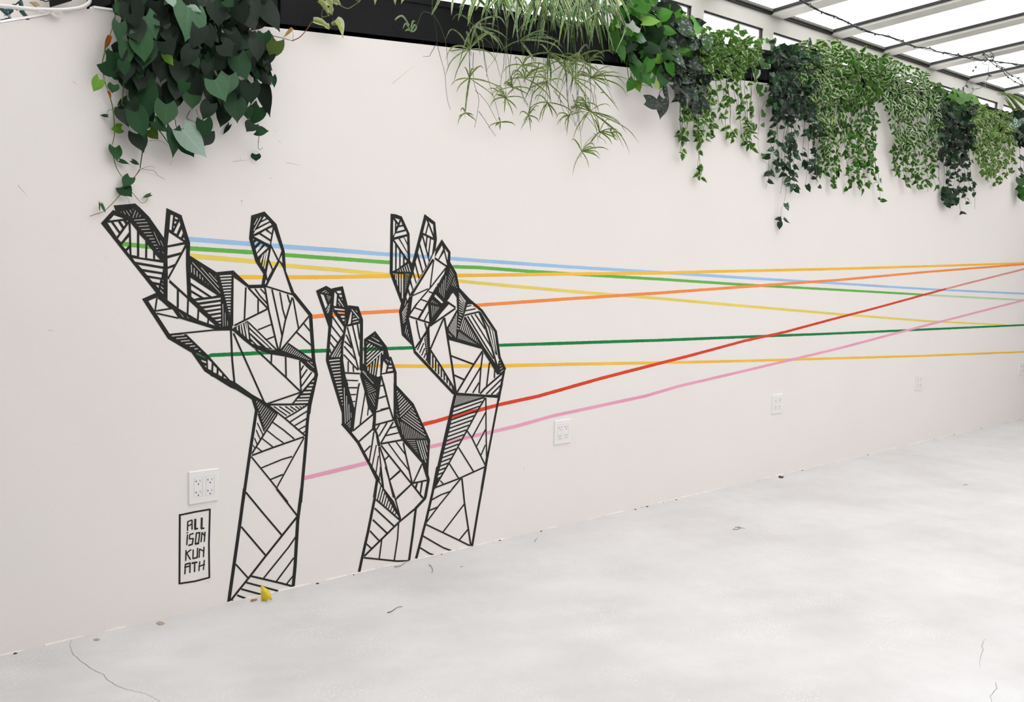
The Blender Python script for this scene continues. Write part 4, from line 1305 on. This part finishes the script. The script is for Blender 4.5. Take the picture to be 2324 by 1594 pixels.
for P, m in (([(90, 0), (88, 120), (118, 230), (140, 440), (180, 590), (210, 720), (228, 930), (262, 1045)], STEMDARK), ([(90, 120), (150, 220), (210, 380), (240, 640)], STEM), ([(130, 410), (80, 500), (60, 535), (0, 538)], ROOT), ([(480, 500), (475, 650), (490, 800), (530, 930), (520, 1060), (490, 1218)], STEMDARK), ([(500, 860), (570, 930), (640, 1030), (728, 1212)], STEM),
             ([(530, 1060), (600, 1160), (690, 1300)], ROOT), ([(560, 350), (580, 500), (605, 650), (606, 730)], STEMDARK), ([(580, 80), (690, 150), (720, 330), (700, 530), (605, 665)], STEMYEL), ([(580, 360), (650, 430), (690, 560), (740, 740)], STEM), ([(780, 350), (770, 600), (745, 740), (740, 900)], STEMDARK),
             ([(840, 450), (830, 600), (820, 730)], STEMDARK), ([(1035, 420), (1035, 700), (1018, 900)], STEMDARK), ([(1150, 480), (1150, 700), (1140, 930)], STEMDARK), ([(1165, 560), (1170, 750), (1165, 930), (1110, 1140)], STEMDARK), ([(1215, 450), (1220, 650), (1215, 820)], STEMDARK), ([(1430, 590), (1425, 740), (1380, 900), (1390, 1100)], STEMDARK),
             ([(1470, 590), (1480, 800), (1460, 1000), (1490, 1240)], STEMDARK), ([(1350, 600), (1370, 800), (1380, 980), (1480, 1250)], STEMDARK), ([(1500, 850), (1560, 950), (1600, 1060)], STEM), ([(1640, 620), (1700, 720), (1800, 935), (1838, 988)], STEM), ([(1490, 1040), (1600, 1160), (1680, 1250), (1790, 1240)], STEMDARK), ([(1620, 1270), (1720, 1330), (1740, 1370)], STEM),
             ([(1680, 1250), (1560, 1350), (1510, 1440)], STEMYEL), ([(1300, 880), (1310, 980), (1355, 1110), (1356, 1240)], STEMDARK), ([(1100, 750), (1030, 950), (1000, 1100), (962, 1190)], STEMDARK), ([(930, 850), (960, 950), (1030, 1060)], STEM), ([(1240, 860), (1330, 980), (1440, 1180)], STEM), ([(1640, 780), (1630, 900), (1610, 1030)], STEMYEL), ([(1600, 740), (1480, 860), (1500, 1000)], STEMDARK),
             ([(1000, 1000), (950, 900), (900, 700), (880, 520)], STEMDARK), ([(1320, 980), (1280, 900), (1200, 780), (1100, 690)], STEM), ([(1420, 900), (1480, 1100), (1440, 1200)], STEMDARK), ([(1400, 560), (1380, 700), (1300, 900), (1285, 975)], STEMDARK)):
    strand(sps[0] if P[0][0] < 640 else sps[1] if P[0][0] < 1270 else sps[2], [kp(a, b, -.04) for a, b in P], .0012, m, 'runner', wob=.001)
for q, o in (((1110, 590, 950, 990, .008), 1), ((1200, 560, 1215, 800, .012), 1), ((1340, 580, 1370, 820, .010), 2), ((1430, 600, 1400, 900, .009), 2), ((1690, 880, 1730, 885, .006), 2)):
    blade(sps[o], [kp(q[0], q[1]), kp((q[0] + q[2]) / 2 + 8, (q[1] + q[3]) / 2), kp(q[2], q[3])], q[4], shade(SG, .7))
# the little plantlet dangling over bare black planter
sp = sps[0]
for P in ([(1640, 290), (1560, 180), (1485, 215), (1490, 235)], [(1650, 350), (1600, 265), (1562, 330)], [(1655, 320), (1680, 240), (1710, 245)], [(1660, 345), (1700, 280), (1725, 330)], [(1670, 360), (1620, 335), (1590, 355)], [(1665, 360), (1700, 340), (1730, 290)]):
    blade(sp, [W(600 + a / 4.98, b / 4.98, -.05) for a, b in P], .007, (.20, .32, .14))
strand(sp, [W(600 + a / 4.98, b / 4.98, -.05) for a, b in [(1665, 370), (1720, 290), (1780, 150), (1830, 135), (1890, 145), (1900, 0)]], .0011, STEM, 'runner')

# ---- 4. trailing vines of small and large leaves
def lerp_env(E, x):
    if x <= E[0][0]: return E[0][1]
    for (a, ya), (b, yb) in zip(E, E[1:]):
        if x <= b: return ya + (yb - ya) * (x - a) / (b - a)
    return E[-1][1]
TOPE = [(1380, -20), (1500, -12), (1560, 42), (1590, 62), (1642, 60), (1691, 69), (1713, 88), (1748, 92), (1784, 105), (1837, 97), (1890, 90), (1925, 112), (1961, 119), (2014, 130), (2067, 146), (2096, 156), (2110, 180), (2138, 197), (2163, 208), (2191, 215), (2209, 232), (2237, 232), (2266, 247), (2280, 256), (2340, 250)]
def rim_y(x): return 62 + .112 * (x - 628) - .185 * .2081 / .114 * 0 - (3640 - x) * .0385 if x < 1880 else lerp_env([(1880, 140), (2000, 190), (2150, 245), (2340, 300)], x)
def lip_px(x): return 62 + .112 * (x - 628) if x < 1880 else lerp_env([(1880, 203), (2100, 250), (2324, 323)], x)
def mass(name, label, x0, x1, bottom, ndense, strands, sets, cols, Lr, stemm, group=None, depth=.16, wr=(.55, .8), leafy=.8, gap=.03, topn=.45):
    xm = (x0 + x1) / 2; o = empty(name, label, 'plant', W(xm, lip_px(xm) - 40, .10), group)
    made = 0; extra = []
    def one(p, d, L, c, ks):
        nonlocal made
        n = jit(face_dir(p), .45); wdt = L * U(*wr)
        if made < 300: put(o, ks, p, frame(n, d), L, wdt, c); made += 1
        else: extra.append((ks, p, frame(n, d), L, wdt, c))
    # strands first: they show against the wall
    for (sx, sy, ex, ey, dens) in strands:
        k = max(3, int((ey - sy) / 28)); P = []
        for i in range(k + 1):
            t = i / k; P.append(W(sx + (ex - sx) * t + (U(-4, 4) if 0 < i else 0), sy + (ey - sy) * t, -.03 - .05 * (1 - t) + U(-.008, .008)))
        Q = strand(o, P, U(.0012, .0020), random.choice(stemm), 'vine')
        tot = sum((Q[i + 1] - Q[i]).length for i in range(len(Q) - 1)); nl = int(tot / gap * dens)
        for _ in range(nl):
            i = random.randrange(1, len(Q)) if random.random() > .25 else random.randrange(len(Q) // 2, len(Q)); p = Q[i] + RIGHT * U(-.012, .012) + Vector((0, U(-.012, .006), U(-.01, .01)))
            s, c = random.choice(list(zip(sets, cols))); d = (RIGHT * U(-1, 1) + Vector((0, U(-.4, .1), -U(.1, 1)))).normalized()
            one(p, d, U(*Lr) * .85, shade(c, U(.65, 1.25)), s)
    for i in range(ndense):
        x = U(x0, x1); ty = lerp_env(TOPE, x); by = lerp_env(bottom, x)
        if random.random() < topn: y = U(ty + 2, min(by, lip_px(x) + 12))
        else: y = ty + (by - ty) * U(0, 1) ** .9
        lip = lip_px(x); above = y < lip - 25
        dep = U(-.13, .03) if above else U(-depth, -.02)
        if y < ty + 18: dep = U(-.08, .10)
        p = W(x, y, dep)
        d = (RIGHT * U(-.9, .9) + Vector((0, U(-.8, .1), (U(-.9, .35) if above else -U(.35, 1))))).normalized()
        s, c = random.choice(list(zip(sets, cols))); one(p, d, U(*Lr), shade(c, U(.55, 1.3)), s)
    if extra:
        for half in (0, 1):
            v = []; f = []; uv = []
            part = extra[half::2]
            for ks, p, R, L, wdt, c in part:
                me, vv, ff, uu = ks[random.randrange(len(ks))]; b = len(v); M = Matrix.Translation(p - o.location) @ R.to_4x4() @ Matrix.Diagonal((wdt, L * .9, L, 1))
                v += [tuple(M @ Vector(q)) for q in vv]; f += [tuple(b + i for i in q) for q in ff]; uv += uu
            if not v: continue
            me = bpy.data.meshes.new('foliage'); me.from_pydata(v, [], f); me.materials.append(part[0][0][0][0].materials[0]); me.polygons.foreach_set('use_smooth', [True] * len(f))
            ul = me.uv_layers.new(name='UVMap')
            for lp in me.loops: ul.data[lp.index].uv = uv[lp.vertex_index]
            q = bpy.data.objects.new('foliage', me); C.objects.link(q); q.parent = o; q['kind'] = 'stuff'; c = cols[half % len(cols)]; q.color = (*shade(c, .8), 1)
    return o
VG, VG2, DG, BG, SV = (.030, .105, .012), (.070, .175, .022), (.012, .040, .014), (.035, .16, .012), (.018, .028, .020)
# golden pothos
H_ = (1340, 0, 3.795)
gp = mass('golden_pothos', 'bright green broad-leaved plant between the spider plants and the silver-leaved vine', 1385, 1560, [(1385, 90), (1450, 150), (1500, 160), (1560, 110)], 150, [(1425, 120, 1440, 190, .3), (1437, 125, 1432, 200, .2)], [GOLD, GOLD, GOLD], [BG, (.05, .17, .02), DG], (.06, .095), [STEMDARK], depth=.14, wr=(.6, .8), topn=.8)
for q, c in (((330, 205, 355, 318, 105), (.62, .66, .60)), ((370, 245, 430, 250, 55), (.5, .55, .5)), ((410, 330, 492, 355, 60), (.28, .38, .32)), ((450, 190, 622, 170, 75), (.20, .42, .05)), ((395, 560, 535, 755, 110), (.035, .15, .02)), ((375, 690, 310, 795, 90), (.045, .17, .02)), ((400, 700, 428, 800, 70), (.14, .26, .03)), ((640, 610, 600, 765, 105), (.025, .10, .018)),
             ((570, 490, 668, 530, 60), (.16, .36, .05)), ((500, 480, 560, 560, 70), (.04, .09, .04)), ((600, 130, 720, 100, 110), (.08, .30, .025)), ((680, 90, 790, 140, 100), (.07, .26, .02)), ((530, 670, 550, 720, 60), (.05, .17, .03)), ((560, 710, 600, 775, 45), (.30, .42, .10)), ((360, 480, 400, 570, 60), (.03, .08, .03)), ((230, 210, 265, 240, 50), (.25, .38, .08)), ((820, 130, 790, 180, 60), (.18, .42, .06)), ((890, 200, 965, 240, 90), (.12, .36, .05))):
    px_leaf(gp, GOLD, *H_, *q, c, -.10, .25)
for P in ([(310, 540), (325, 640), (335, 710)], [(345, 560), (370, 640), (385, 720)], [(400, 680), (450, 730), (520, 740)], [(190, 230), (188, 330), (195, 470)], [(260, 230), (240, 265), (190, 270)], [(440, 220), (420, 280), (400, 310)]): strand(gp, [W(1340 + a / 3.795, b / 3.795, -.07) for a, b in P], .0022, random.choice([STEMDARK, STEM, STEMYEL]), 'vine')
# silver satin pothos
sa = mass('silver_satin_vine', 'grey-silver spotted heart-leaved vine spilling over the wall edge right of the bright green one', 1500, 1592, [(1500, 170), (1560, 250), (1592, 240)], 70, [(1570, 130, 1560, 225, .5), (1580, 130, 1585, 240, .5)], [SATIN], [SV], (.06, .095), [STEMDARK], depth=.15, wr=(.55, .75), topn=.3)
for q, k in (((700, 465, 565, 395, 105), 1.6), ((715, 450, 828, 595, 75), 3.0), ((775, 190, 905, 345, 125), 2.6), ((1010, 325, 1003, 450, 105), 5.5), ((850, 775, 690, 885, 95), 1.3), ((860, 765, 935, 885, 80), 3), ((480, 870, 640, 920, 90), .7), ((630, 850, 600, 1028, 95), .7), ((640, 750, 668, 892, 42), 1.2), ((860, 690, 740, 690, 60), 2.2), ((760, 500, 640, 600, 110), 1.0), ((870, 380, 940, 420, 80), 3.4), ((920, 880, 890, 1000, 90), .8), ((700, 560, 720, 640, 100), 1), ((680, 340, 760, 420, 60), 1.6)):
    px_leaf(sa, SATIN, *H_, *q, shade(SV, k), -.12, .2)
strand(sa, [W(1340 + a / 3.795, b / 3.795, -.06) for a, b in [(640, 640), (635, 740), (600, 790), (585, 845)]], .0022, STEMDARK, 'vine')
strand(sa, [W(1340 + a / 3.795, b / 3.795, -.06) for a, b in [(635, 745), (665, 780), (660, 880)]], .0018, STEMDARK, 'vine')
def st(pairs, dens=.8): return [(a, lip_px(a) + U(-25, 5), b, c, dens * U(.7, 1.3)) for a, b, c in pairs]
V_ = 'variegated trailing vines in the planters'
mass('variegated_vine', 'thin variegated vine with bare hanging strands, right of the silver-leaved one', 1592, 1718, [(1592, 160), (1640, 150), (1665, 175), (1690, 165), (1718, 150)], 250,
     st([(1548, 1546, 345), (1552, 1560, 330), (1585, 1588, 395), (1590, 1600, 300), (1600, 1615, 290), (1605, 1612, 310), (1615, 1640, 285), (1636, 1640, 240), (1652, 1645, 300), (1648, 1662, 320), (1655, 1680, 260), (1672, 1680, 315), (1680, 1705, 325), (1690, 1700, 330), (1700, 1706, 335), (1705, 1702, 300), (1598, 1575, 300), (1608, 1590, 320)], .9)
     + [(1545, 240, 1546, 346, .1), (1586, 300, 1584, 410, .25), (1552, 235, 1556, 330, .3), (1560, 250, 1600, 300, 1.6), (1565, 240, 1540, 295, 1.6), (1575, 250, 1590, 325, 1.6), (1590, 180, 1600, 250, 2), (1600, 180, 1590, 260, 2)],
     [VARI, PALE, VARI], [VG2, VG2, VG], (.034, .056), [STEMDARK, STEM], V_, topn=.9)
rl = empty('round_leaf_strand', 'single sparse strand of small round leaves in the bare gap of the planter row', 'plant', W(1740, 100, .08))
for P in ([(1480, 560), (1510, 600), (1505, 740)], [(1500, 880), (1460, 1000), (1450, 1300), (1550, 1450)], [(1420, 640), (1425, 720), (1390, 820)], [(1560, 900), (1575, 1140)]): strand(rl, [W(1340 + a / 3.795, b / 3.795, -.03) for a, b in P], .0009, STEM, 'vine')
for q in ((1470, 330, 1465, 410, 70), (1500, 510, 1490, 580, 85), (1460, 730, 1440, 810, 60), (1480, 800, 1455, 835, 45), (1500, 770, 1530, 790, 45), (1530, 850, 1560, 870, 55), (1520, 890, 1560, 910, 55), (1495, 965, 1470, 1010, 45), (1480, 1065, 1500, 1100, 35), (1575, 1125, 1570, 1172, 58), (1490, 1325, 1488, 1360, 38), (1500, 345, 1600, 350, 55), (1440, 600, 1420, 690, 60), (1570, 340, 1600, 380, 60)):
    px_leaf(rl, PALE if q[1] < 620 else SMALL, *H_, *q, (.07, .17, .04), -.03, .2)
mass('dark_trailing_vine', 'dense dark grey-green vine curtain hanging beside the bare gap', 1752, 1856, [(1752, 240), (1765, 275), (1800, 262), (1830, 270), (1856, 262)], 430,
     st([(1768, 1738, 428), (1770, 1755, 390), (1775, 1760, 400), (1790, 1795, 430), (1792, 1778, 420), (1800, 1790, 440), (1805, 1798, 400), (1812, 1800, 430), (1838, 1830, 425), (1840, 1842, 400), (1848, 1850, 420), (1795, 1775, 510), (1835, 1822, 380), (1782, 1770, 440), (1830, 1855, 400)], .55),
     [SATINS, SMALL, SATINS], [SV, DG, (.035, .075, .04)], (.036, .062), [STEM, STEMDARK, STEMYEL], None, topn=.4)
mass('variegated_vine', 'full variegated vine with cream-edged leaves just right of the dark vine curtain', 1806, 1915, [(1806, 180), (1830, 215), (1860, 290), (1900, 300), (1915, 280)], 470,
     st([(1862, 1880, 400), (1868, 1870, 330), (1870, 1885, 420), (1880, 1905, 405), (1885, 1890, 415), (1890, 1900, 420), (1900, 1910, 330), (1905, 1925, 425), (1910, 1920, 360), (1895, 1870, 390), (1878, 1858, 395)], 1.1),
     [PALE, VARI, VARI], [VG2, VG, VG], (.034, .055), [STEMDARK, STEM], V_, topn=.45)
mass('variegated_vine', 'bright variegated vine mid-row in the thick foliage, one long bare strand at its right', 1912, 2010, [(1912, 250), (1940, 240), (1975, 235), (2010, 200)], 520,
     st([(1925, 1935, 340), (1940, 1950, 430), (1945, 1940, 400), (1950, 1960, 420), (1955, 1975, 400), (1965, 1965, 340), (1970, 1980, 320), (1975, 1990, 330), (1980, 1978, 400), (1935, 1925, 400), (1958, 1948, 420)], 1.2) + [(1977, 300, 1998, 458, .25), (1980, 350, 1998, 430, 1)],
     [VARI, PALE, SMALL], [VG, VG2, BG], (.034, .055), [STEMDARK, STEM], V_, topn=.6)
mass('variegated_vine', 'yellow-green variegated vine hanging lowest before the round-leaved plant', 2004, 2134, [(2004, 230), (2020, 300), (2050, 350), (2090, 345), (2134, 330)], 620,
     st([(2030, 2030, 395), (2035, 2055, 420), (2050, 2060, 410), (2058, 2070, 400), (2065, 2085, 425), (2080, 2080, 420), (2090, 2095, 420), (2100, 2105, 435), (2110, 2120, 420), (2118, 2115, 400), (2045, 2038, 400)], 1.3),
     [VARI, VARI, PALE], [VG, (.045, .13, .025), VG2], (.033, .052), [STEMDARK, STEM], V_, topn=.48)
dv = mass('dark_trailing_vine', 'dark green vine with a knot of leaves at its tip, under the round-leaved plant', 2128, 2212, [(2128, 330), (2150, 370), (2180, 380), (2212, 330)], 420,
     st([(2140, 2140, 440), (2150, 2150, 450), (2160, 2165, 460), (2170, 2178, 480), (2175, 2195, 465), (2180, 2180, 430), (2190, 2210, 425), (2155, 2155, 450), (2165, 2215, 475), (2145, 2130, 420)], .6),
     [SMALL, SATINS, SMALL], [DG, SV, (.03, .085, .03)], (.036, .058), [STEMDARK], None, topn=.2)
for _ in range(22): px_leaf(dv, SMALL, U(2140, 2175), U(425, 462), 1, 0, 0, U(-6, 6), U(8, 14), U(10, 14), shade(DG, U(.7, 1.3)), -.04, .3)
rd = empty('round_leaf_plant', 'small plant with glossy round bright green leaves, in front of the lit window', 'plant', W(2170, 235, .08))
for _ in range(46): 
    x, y = random.choice([(2135, 200), (2160, 215), (2175, 225), (2195, 222), (2165, 240), (2185, 240), (2205, 228), (2150, 225)]); Lp = U(13, 20)
    px_leaf(rd, ROUND, x + U(-9, 9), y + U(-12, 8), 1, 0, 0, U(-5, 5), Lp, Lp * U(.85, 1), shade((.085, .20, .04), U(.5, 1.6)), U(-.10, .02), .3)
mass('variegated_vine', 'fine yellow-green vine at the far right, last before the big silver leaves', 2200, 2302, [(2200, 330), (2230, 390), (2260, 400), (2302, 360)], 520,
     st([(2225, 2228, 400), (2235, 2240, 415), (2245, 2250, 405), (2255, 2262, 415), (2265, 2268, 410), (2275, 2285, 400), (2285, 2295, 385)], 1.4),
     [VARI, SMALL, VARI], [(.085, .17, .025), (.09, .20, .03), VG2], (.028, .046), [STEMDARK, STEM], V_, topn=.3)
sv = mass('silver_satin_vine', 'big-leaved silver and dark vine cut by the right edge of the picture', 2292, 2345, [(2292, 290), (2345, 340)], 90,
     [(2315, 300, 2315, 440, .4), (2325, 300, 2322, 455, .4)], [SATIN, GOLD], [SV, DG], (.05, .085), [STEMDARK], None, topn=.3)
for x, y in ((2310, 272), (2322, 268), (2298, 280), (2318, 300)): px_leaf(sv, SATIN, x, y, 1, 0, 0, U(-14, 14), U(14, 22), 16, shade(SV, 5), -.12, .2)
for x, y, k in ((2316, 405, 22), (2318, 425, 22), (2320, 440, 18)): px_leaf(sv, GOLD, x, y, 1, 0, 0, 2, k, 18, (.03, .10, .02), -.06, .2)
# arching fronds at the right edge
pf = empty('arching_frond_plant', 'arching strap-leaved fronds rising at the far right against the window', 'plant', W(2330, 250, .1))
for P in ([(2260, 214), (2275, 211), (2295, 222), (2320, 252)], [(2262, 216), (2285, 216), (2305, 235), (2330, 262)], [(2270, 213), (2290, 214), (2310, 226), (2334, 246)], [(2280, 216), (2296, 240), (2312, 268), (2326, 285)], [(2283, 214), (2300, 232), (2318, 258), (2330, 280)], [(2279, 222), (2290, 236), (2302, 252), (2310, 268)], [(2300, 216), (2318, 226), (2334, 240)]):
    blade(pf, [W(a, b, .04) for a, b in P[::-1]], .022, shade((.13, .22, .05), U(.6, 1.2)))
# ---------------------------------------------------------------- string lights under the skylight
TOKENS = []
def string(label, strands_, bulbs, loc, group, conv):
    t = empty('string_lights', label, 'string lights', loc, group)
    for P, rad in strands_:
        Q = smoothline([conv(a, b) for a, b in P], 6)
        rr = random.Random(len(P)); Q = [q + Vector((rr.uniform(-1, 1), rr.uniform(-1, 1), rr.uniform(-1, 1))) * .0015 for q in Q]
        MB().tube([q - t.location for q in Q], rad * 1.45, 5, rad * 1.45).build('wire', TEAL, t, True)
    for a, b, dx, dy in bulbs:
        p = conv(a, b) - t.location; q = conv(a + dx, b + dy) - t.location; d = (q - p).normalized()
        o = MB().tube([p, p + d * .004, p + d * .027, p + d * .030], .0070, 7, .0060).build('bulb_socket', BULBSOCK, t, True)
        MB().tube([p + d * .0295, p + d * .041, p + d * .050], .0045, 6, .0008).build('bulb', BULBGLASS, o, True)
    return t
rf = lambda a, b: RF(a, b, .07)
MAIN = [(1790, -14), (1815, 0), (1838, 12), (1865, 27), (1895, 37), (1925, 52), (1955, 65), (1985, 76), (2018, 83), (2048, 94), (2066, 101), (2078, 106), (2112, 111), (2130, 118), (2150, 120), (2163, 124), (2175, 125), (2196, 131), (2208, 131), (2224, 136), (2245, 136), (2262, 140), (2290, 143), (2310, 146), (2340, 148)]
BL = [(1838, 12, 1, -7), (1865, 27, -1, 7), (1893, 37, 0, 8), (1925, 51, 1, 6), (1956, 66, 0, 6), (1986, 77, -1, 7), (2017, 84, 1, -6), (2049, 94, 1, -7), (2076, 106, -3, 8), (2110, 110, 1, -8), (2141, 120, 0, 7), (2175, 124, 0, -7), (2206, 130, 0, -8), (2238, 136, 4, -6), (2270, 141, 0, 7), (2306, 146, 0, 7)]
string('dark green string of mini lights running below the skylight panes', [(MAIN, .0032), ([(a, b + 2 + 2 * math.sin(a * .12)) for a, b in MAIN[1:]], .0018)], BL, rf(2078, 106), None, rf)
T2 = [([(2243, 137), (2236, 128), (2232, 122), (2240, 115), (2250, 120), (2255, 130), (2246, 142), (2236, 147), (2229, 140), (2234, 132), (2244, 134)], .0015), ([(2247, 117), (2252, 122), (2256, 132), (2248, 138)], .0015), ([(2230, 118), (2240, 126), (2252, 134), (2262, 145), (2270, 152)], .0018),
      ([(2246, 138), (2258, 148), (2272, 157), (2284, 172), (2292, 178), (2304, 186), (2318, 193), (2334, 204)], .0022), ([(2270, 152), (2278, 154), (2284, 163), (2296, 172), (2302, 173), (2312, 180), (2320, 186), (2321, 194)], .002), ([(2211, 133), (2210, 142), (2213, 150), (2216, 152)], .0012), ([(2244, 146), (2243, 160), (2245, 171), (2240, 180), (2235, 192), (2224, 200), (2212, 203), (2204, 212)], .0016)]
B2 = [(2232, 123, -3, 6), (2238, 137, -5, 4), (2250, 128, 5, 4), (2262, 150, 0, 6), (2274, 156, -2, -6), (2288, 175, -1, 7), (2296, 172, 5, 3), (2304, 185, -3, 5), (2310, 178, 4, -3), (2318, 192, -6, 4), (2215, 152, -5, 9), (2209, 160, -4, 8), (2244, 171, 6, 1), (2236, 194, 2, 6), (2208, 202, -1, -5)]
string('tangled knot of mini lights dangling under the skylight near the right edge', T2, B2, rf(2245, 135), None, lambda a, b: RF(a, b, .10))
wl_ = lambda a, b: W(a, b, .22)
string('small bunch of mini lights hanging in front of the far window above the round-leaved plant', [([(2196, 181), (2193, 190), (2192, 194), (2187, 198), (2186, 210)], .0016), ([(2164, 202), (2165, 208), (2172, 210), (2176, 204), (2182, 206), (2188, 210)], .0014), ([(2172, 212), (2174, 220), (2180, 216), (2186, 204)], .0014)],
       [(2164, 199, 0, 8), (2176, 201, -1, 7), (2186, 198, 0, 8), (2187, 208, 0, 8), (2193, 194, 3, 4), (2174, 214, 1, 7)], wl_(2180, 205), None, wl_)
# ---- the left end: cable, fairy lights and a dark block lying above the wall edge
lc = lambda a, b: W(a, b, .02)
string('blue-green mini lights bunched against the pale boarding at the top left corner', [([(-4, 14), (5, 19), (12, 22), (20, 17), (26, 20), (30, 24), (24, 29), (20, 33), (23, 38), (19, 42), (12, 43), (0, 46)], .0014), ([(10, 21), (16, 25), (24, 24), (30, 20), (38, 22), (44, 21)], .0013), ([(34, 12), (40, 6), (46, 1), (50, -4)], .0014), ([(49, 14), (48, 4), (50, -5)], .0018), ([(88, -2), (96, 1), (103, 3), (112, 1)], .0013)],
       [(-1, 15, 6, 6), (47, 23, 9, 11), (34, 12, -3, 3), (46, 3, 2, 9)], lc(30, 20), None, lc)
cb = MB().tube(smoothline([W(a, b, -.012) for a, b in [(-14, 12), (0, 13.5), (20, 15), (45, 18), (75, 21), (105, 22), (135, 22.5), (160, 21), (180, 18), (195, 12), (203, 4), (203, -8)]], 6), .0062, 10, .0062).build('power_cable', CABLE, None, True)
tag(cb, 'thick white cable sagging along the top left edge of the wall', 'cable')
bx = MB(); bx.hexa([W(a, b, y) for a, b, y in ((113, 17, .05), (163, 2, .05), (163, 2, .12), (113, 17, .12), (108, -30, .05), (163, -34, .05), (163, -34, .12), (108, -30, .12))])
tag(bx.build('dark_block', PLANTER), 'dark block poking up behind the cable at the top left', 'box')
tp = MB(); A = [W(a, b, .0) for a, b in ((70, 4), (82, 4), (92, 12), (84, 15))]; B = [p + Vector((0, .012, 0)) for p in A]
tp.hexa(A + B); o = tp.build('wire_connector', plain('tan_plastic', (.40, .30, .18), .5)); tag(o, 'small tan wire connector above the cable at the top left', 'connector')
fz = MB(); r = random.Random(5)
base = W(118, 29, -.008)
for i in range(16): fz.tube([base, base + Vector((r.uniform(-.045, .02), r.uniform(-.01, 0), r.uniform(-.006, .006))), base + Vector((r.uniform(.01, .03), r.uniform(-.012, 0), r.uniform(-.016, .006)))], .0018, 4, .0008)
tag(fz.build('frayed_tie', plain('white_thread', (.85, .80, .78), .8)), 'frayed whitish tie on the wall edge under the cable', 'tie')

# ---------------------------------------------------------------- litter on the floor
def floor_leaf(name, label, cat, pts, col, up, mat=DRYLEAF):
    P = [FL(a, b) for a, b in pts]; c = sum(P, Vector()) / len(P)
    v = [tuple(p - c + Vector((0, 0, .0012 + up * (i % 2)))) for i, p in enumerate(P)] + [(0, 0, .004 + up)]; n = len(P)
    v2 = [(a, b, z - .0009) for a, b, z in v]; f = [(i, (i + 1) % n, n) for i in range(n)] + [(n + 1 + (i + 1) % n, n + 1 + i, 2 * n + 1) for i in range(n)] + [(i, n + 1 + i, n + 1 + (i + 1) % n, (i + 1) % n) for i in range(n)]
    o = mesh(name, v + v2, f, plain(name + '_skin', col, .7, .2, .25, 60), None, False, c); tag(o, label, cat); return o
# yellow leaf standing against the wall foot
yl = []
base = FL(606, 1367); YR = RIGHT
prof = [(-12, 3, 0), (-13, -12, .1), (-13, -34, .3), (-8, -30, .2), (2, -23, -.1), (8, -12, -.2), (11, -2, -.1), (10, 1, 0), (4, -3, .4), (0, 2, .6)]
sc = (base - CAM).length / FPX; v = [tuple(RIGHT * a * sc + Vector((0, 0, .003 - (b - 3) * sc)) + Vector((-RIGHT.y, RIGHT.x, 0)) * -(d * .012)) for a, b, d in prof]
cen = tuple(sum((Vector(q) for q in v), Vector()) / len(v) + Vector((0, -.006, 0))); n = len(v); off = Vector((0, .001, 0))
vv = v + [cen] + [tuple(Vector(q) + off) for q in v + [cen]]
f = [(i, (i + 1) % n, n) for i in range(n)] + [(n + 1 + (i + 1) % n, n + 1 + i, 2 * n + 1) for i in range(n)] + [(i, n + 1 + i, n + 1 + (i + 1) % n, (i + 1) % n) for i in range(n)]
YEL = plain('yellow_leaf_skin', (.72, .55, .04), .6, .3, .25, 90)
o = mesh('fallen_leaf', vv, f, YEL, None, True, base); tag(o, 'bright yellow folded leaf standing at the foot of the wall under the left arm', 'leaf')
floor_leaf('dry_leaf_scrap', 'small reddish-brown leaf scrap just left of the yellow leaf', 'leaf', [(568, 1366), (570, 1362), (583, 1360), (584, 1363), (572, 1367)], (.38, .14, .07), .001)
floor_leaf('fallen_leaf', 'flat tan leaf on the floor near the wall, below the lettered box', 'leaf', [(354, 1415), (360, 1412), (368, 1412), (374, 1416), (370, 1419), (362, 1420)], (.40, .32, .25), .001)
floor_leaf('fallen_leaf', 'flat tan leaf on the floor near the wall, nearest the left edge', 'leaf', [(212, 1452), (220, 1450), (228, 1452), (223, 1455), (214, 1455)], (.42, .35, .28), .001)
floor_leaf('leaf_crumb', 'dark brown crumb of leaf at the foot of the wall toward the right', 'leaf', [(1766, 1083), (1769, 1081), (1773, 1083), (1779, 1083), (1777, 1086), (1770, 1086)], (.06, .05, .02), .003)
def twig(label, cat, Ps, rad, mat, name):
    c = FL(*Ps[0][0]); m = MB()
    for P in Ps: m.tube([q - c for q in smoothline([FL(a, b, rad + .0008 + .002 * (i % 2)) for i, (a, b) in enumerate(P)], 4)], rad, 5, rad * .5)
    o = m.build(name, mat, None, True, c); tag(o, label, cat); return o
twig('thin dark twig lying on the open floor right of the left arm', 'twig', [[(879, 1391), (886, 1389), (893, 1385), (902, 1379), (913, 1377)]], .0016, STEMDARK, 'twig')
twig('small green sprig on the floor in the middle distance', 'sprig', [[(1663, 1201), (1672, 1202), (1680, 1199)], [(1668, 1197), (1676, 1197), (1681, 1198), (1691, 1200)], [(1676, 1196), (1680, 1200)]], .0016, STEMYEL, 'sprig')
twig('curled dry stem on the floor below the two right-hand forearms', 'twig', [[(974, 1282), (980, 1288), (982, 1296), (979, 1301)]], .0012, ROOT, 'twig')
twig('tan dry stem lying against the wall at the foot of the middle arm', 'twig', [[(895, 1287), (908, 1285), (916, 1280), (921, 1276)]], .0018, plain('tan_stem', (.35, .24, .12), .8), 'twig')
twig('tiny dark stem on the floor beneath the rightmost forearm', 'twig', [[(1045, 1287), (1052, 1286)]], .001, STEMDARK, 'twig')
twig('tiny curled stem on the floor right of the rightmost forearm', 'twig', [[(1213, 1230), (1216, 1225), (1219, 1221)]], .001, ROOT, 'twig')
twig('short greyish stem on the floor near the right edge, in the distance', 'twig', [[(2187, 1101), (2193, 1100), (2198, 1102)]], .0014, ROOT, 'twig')
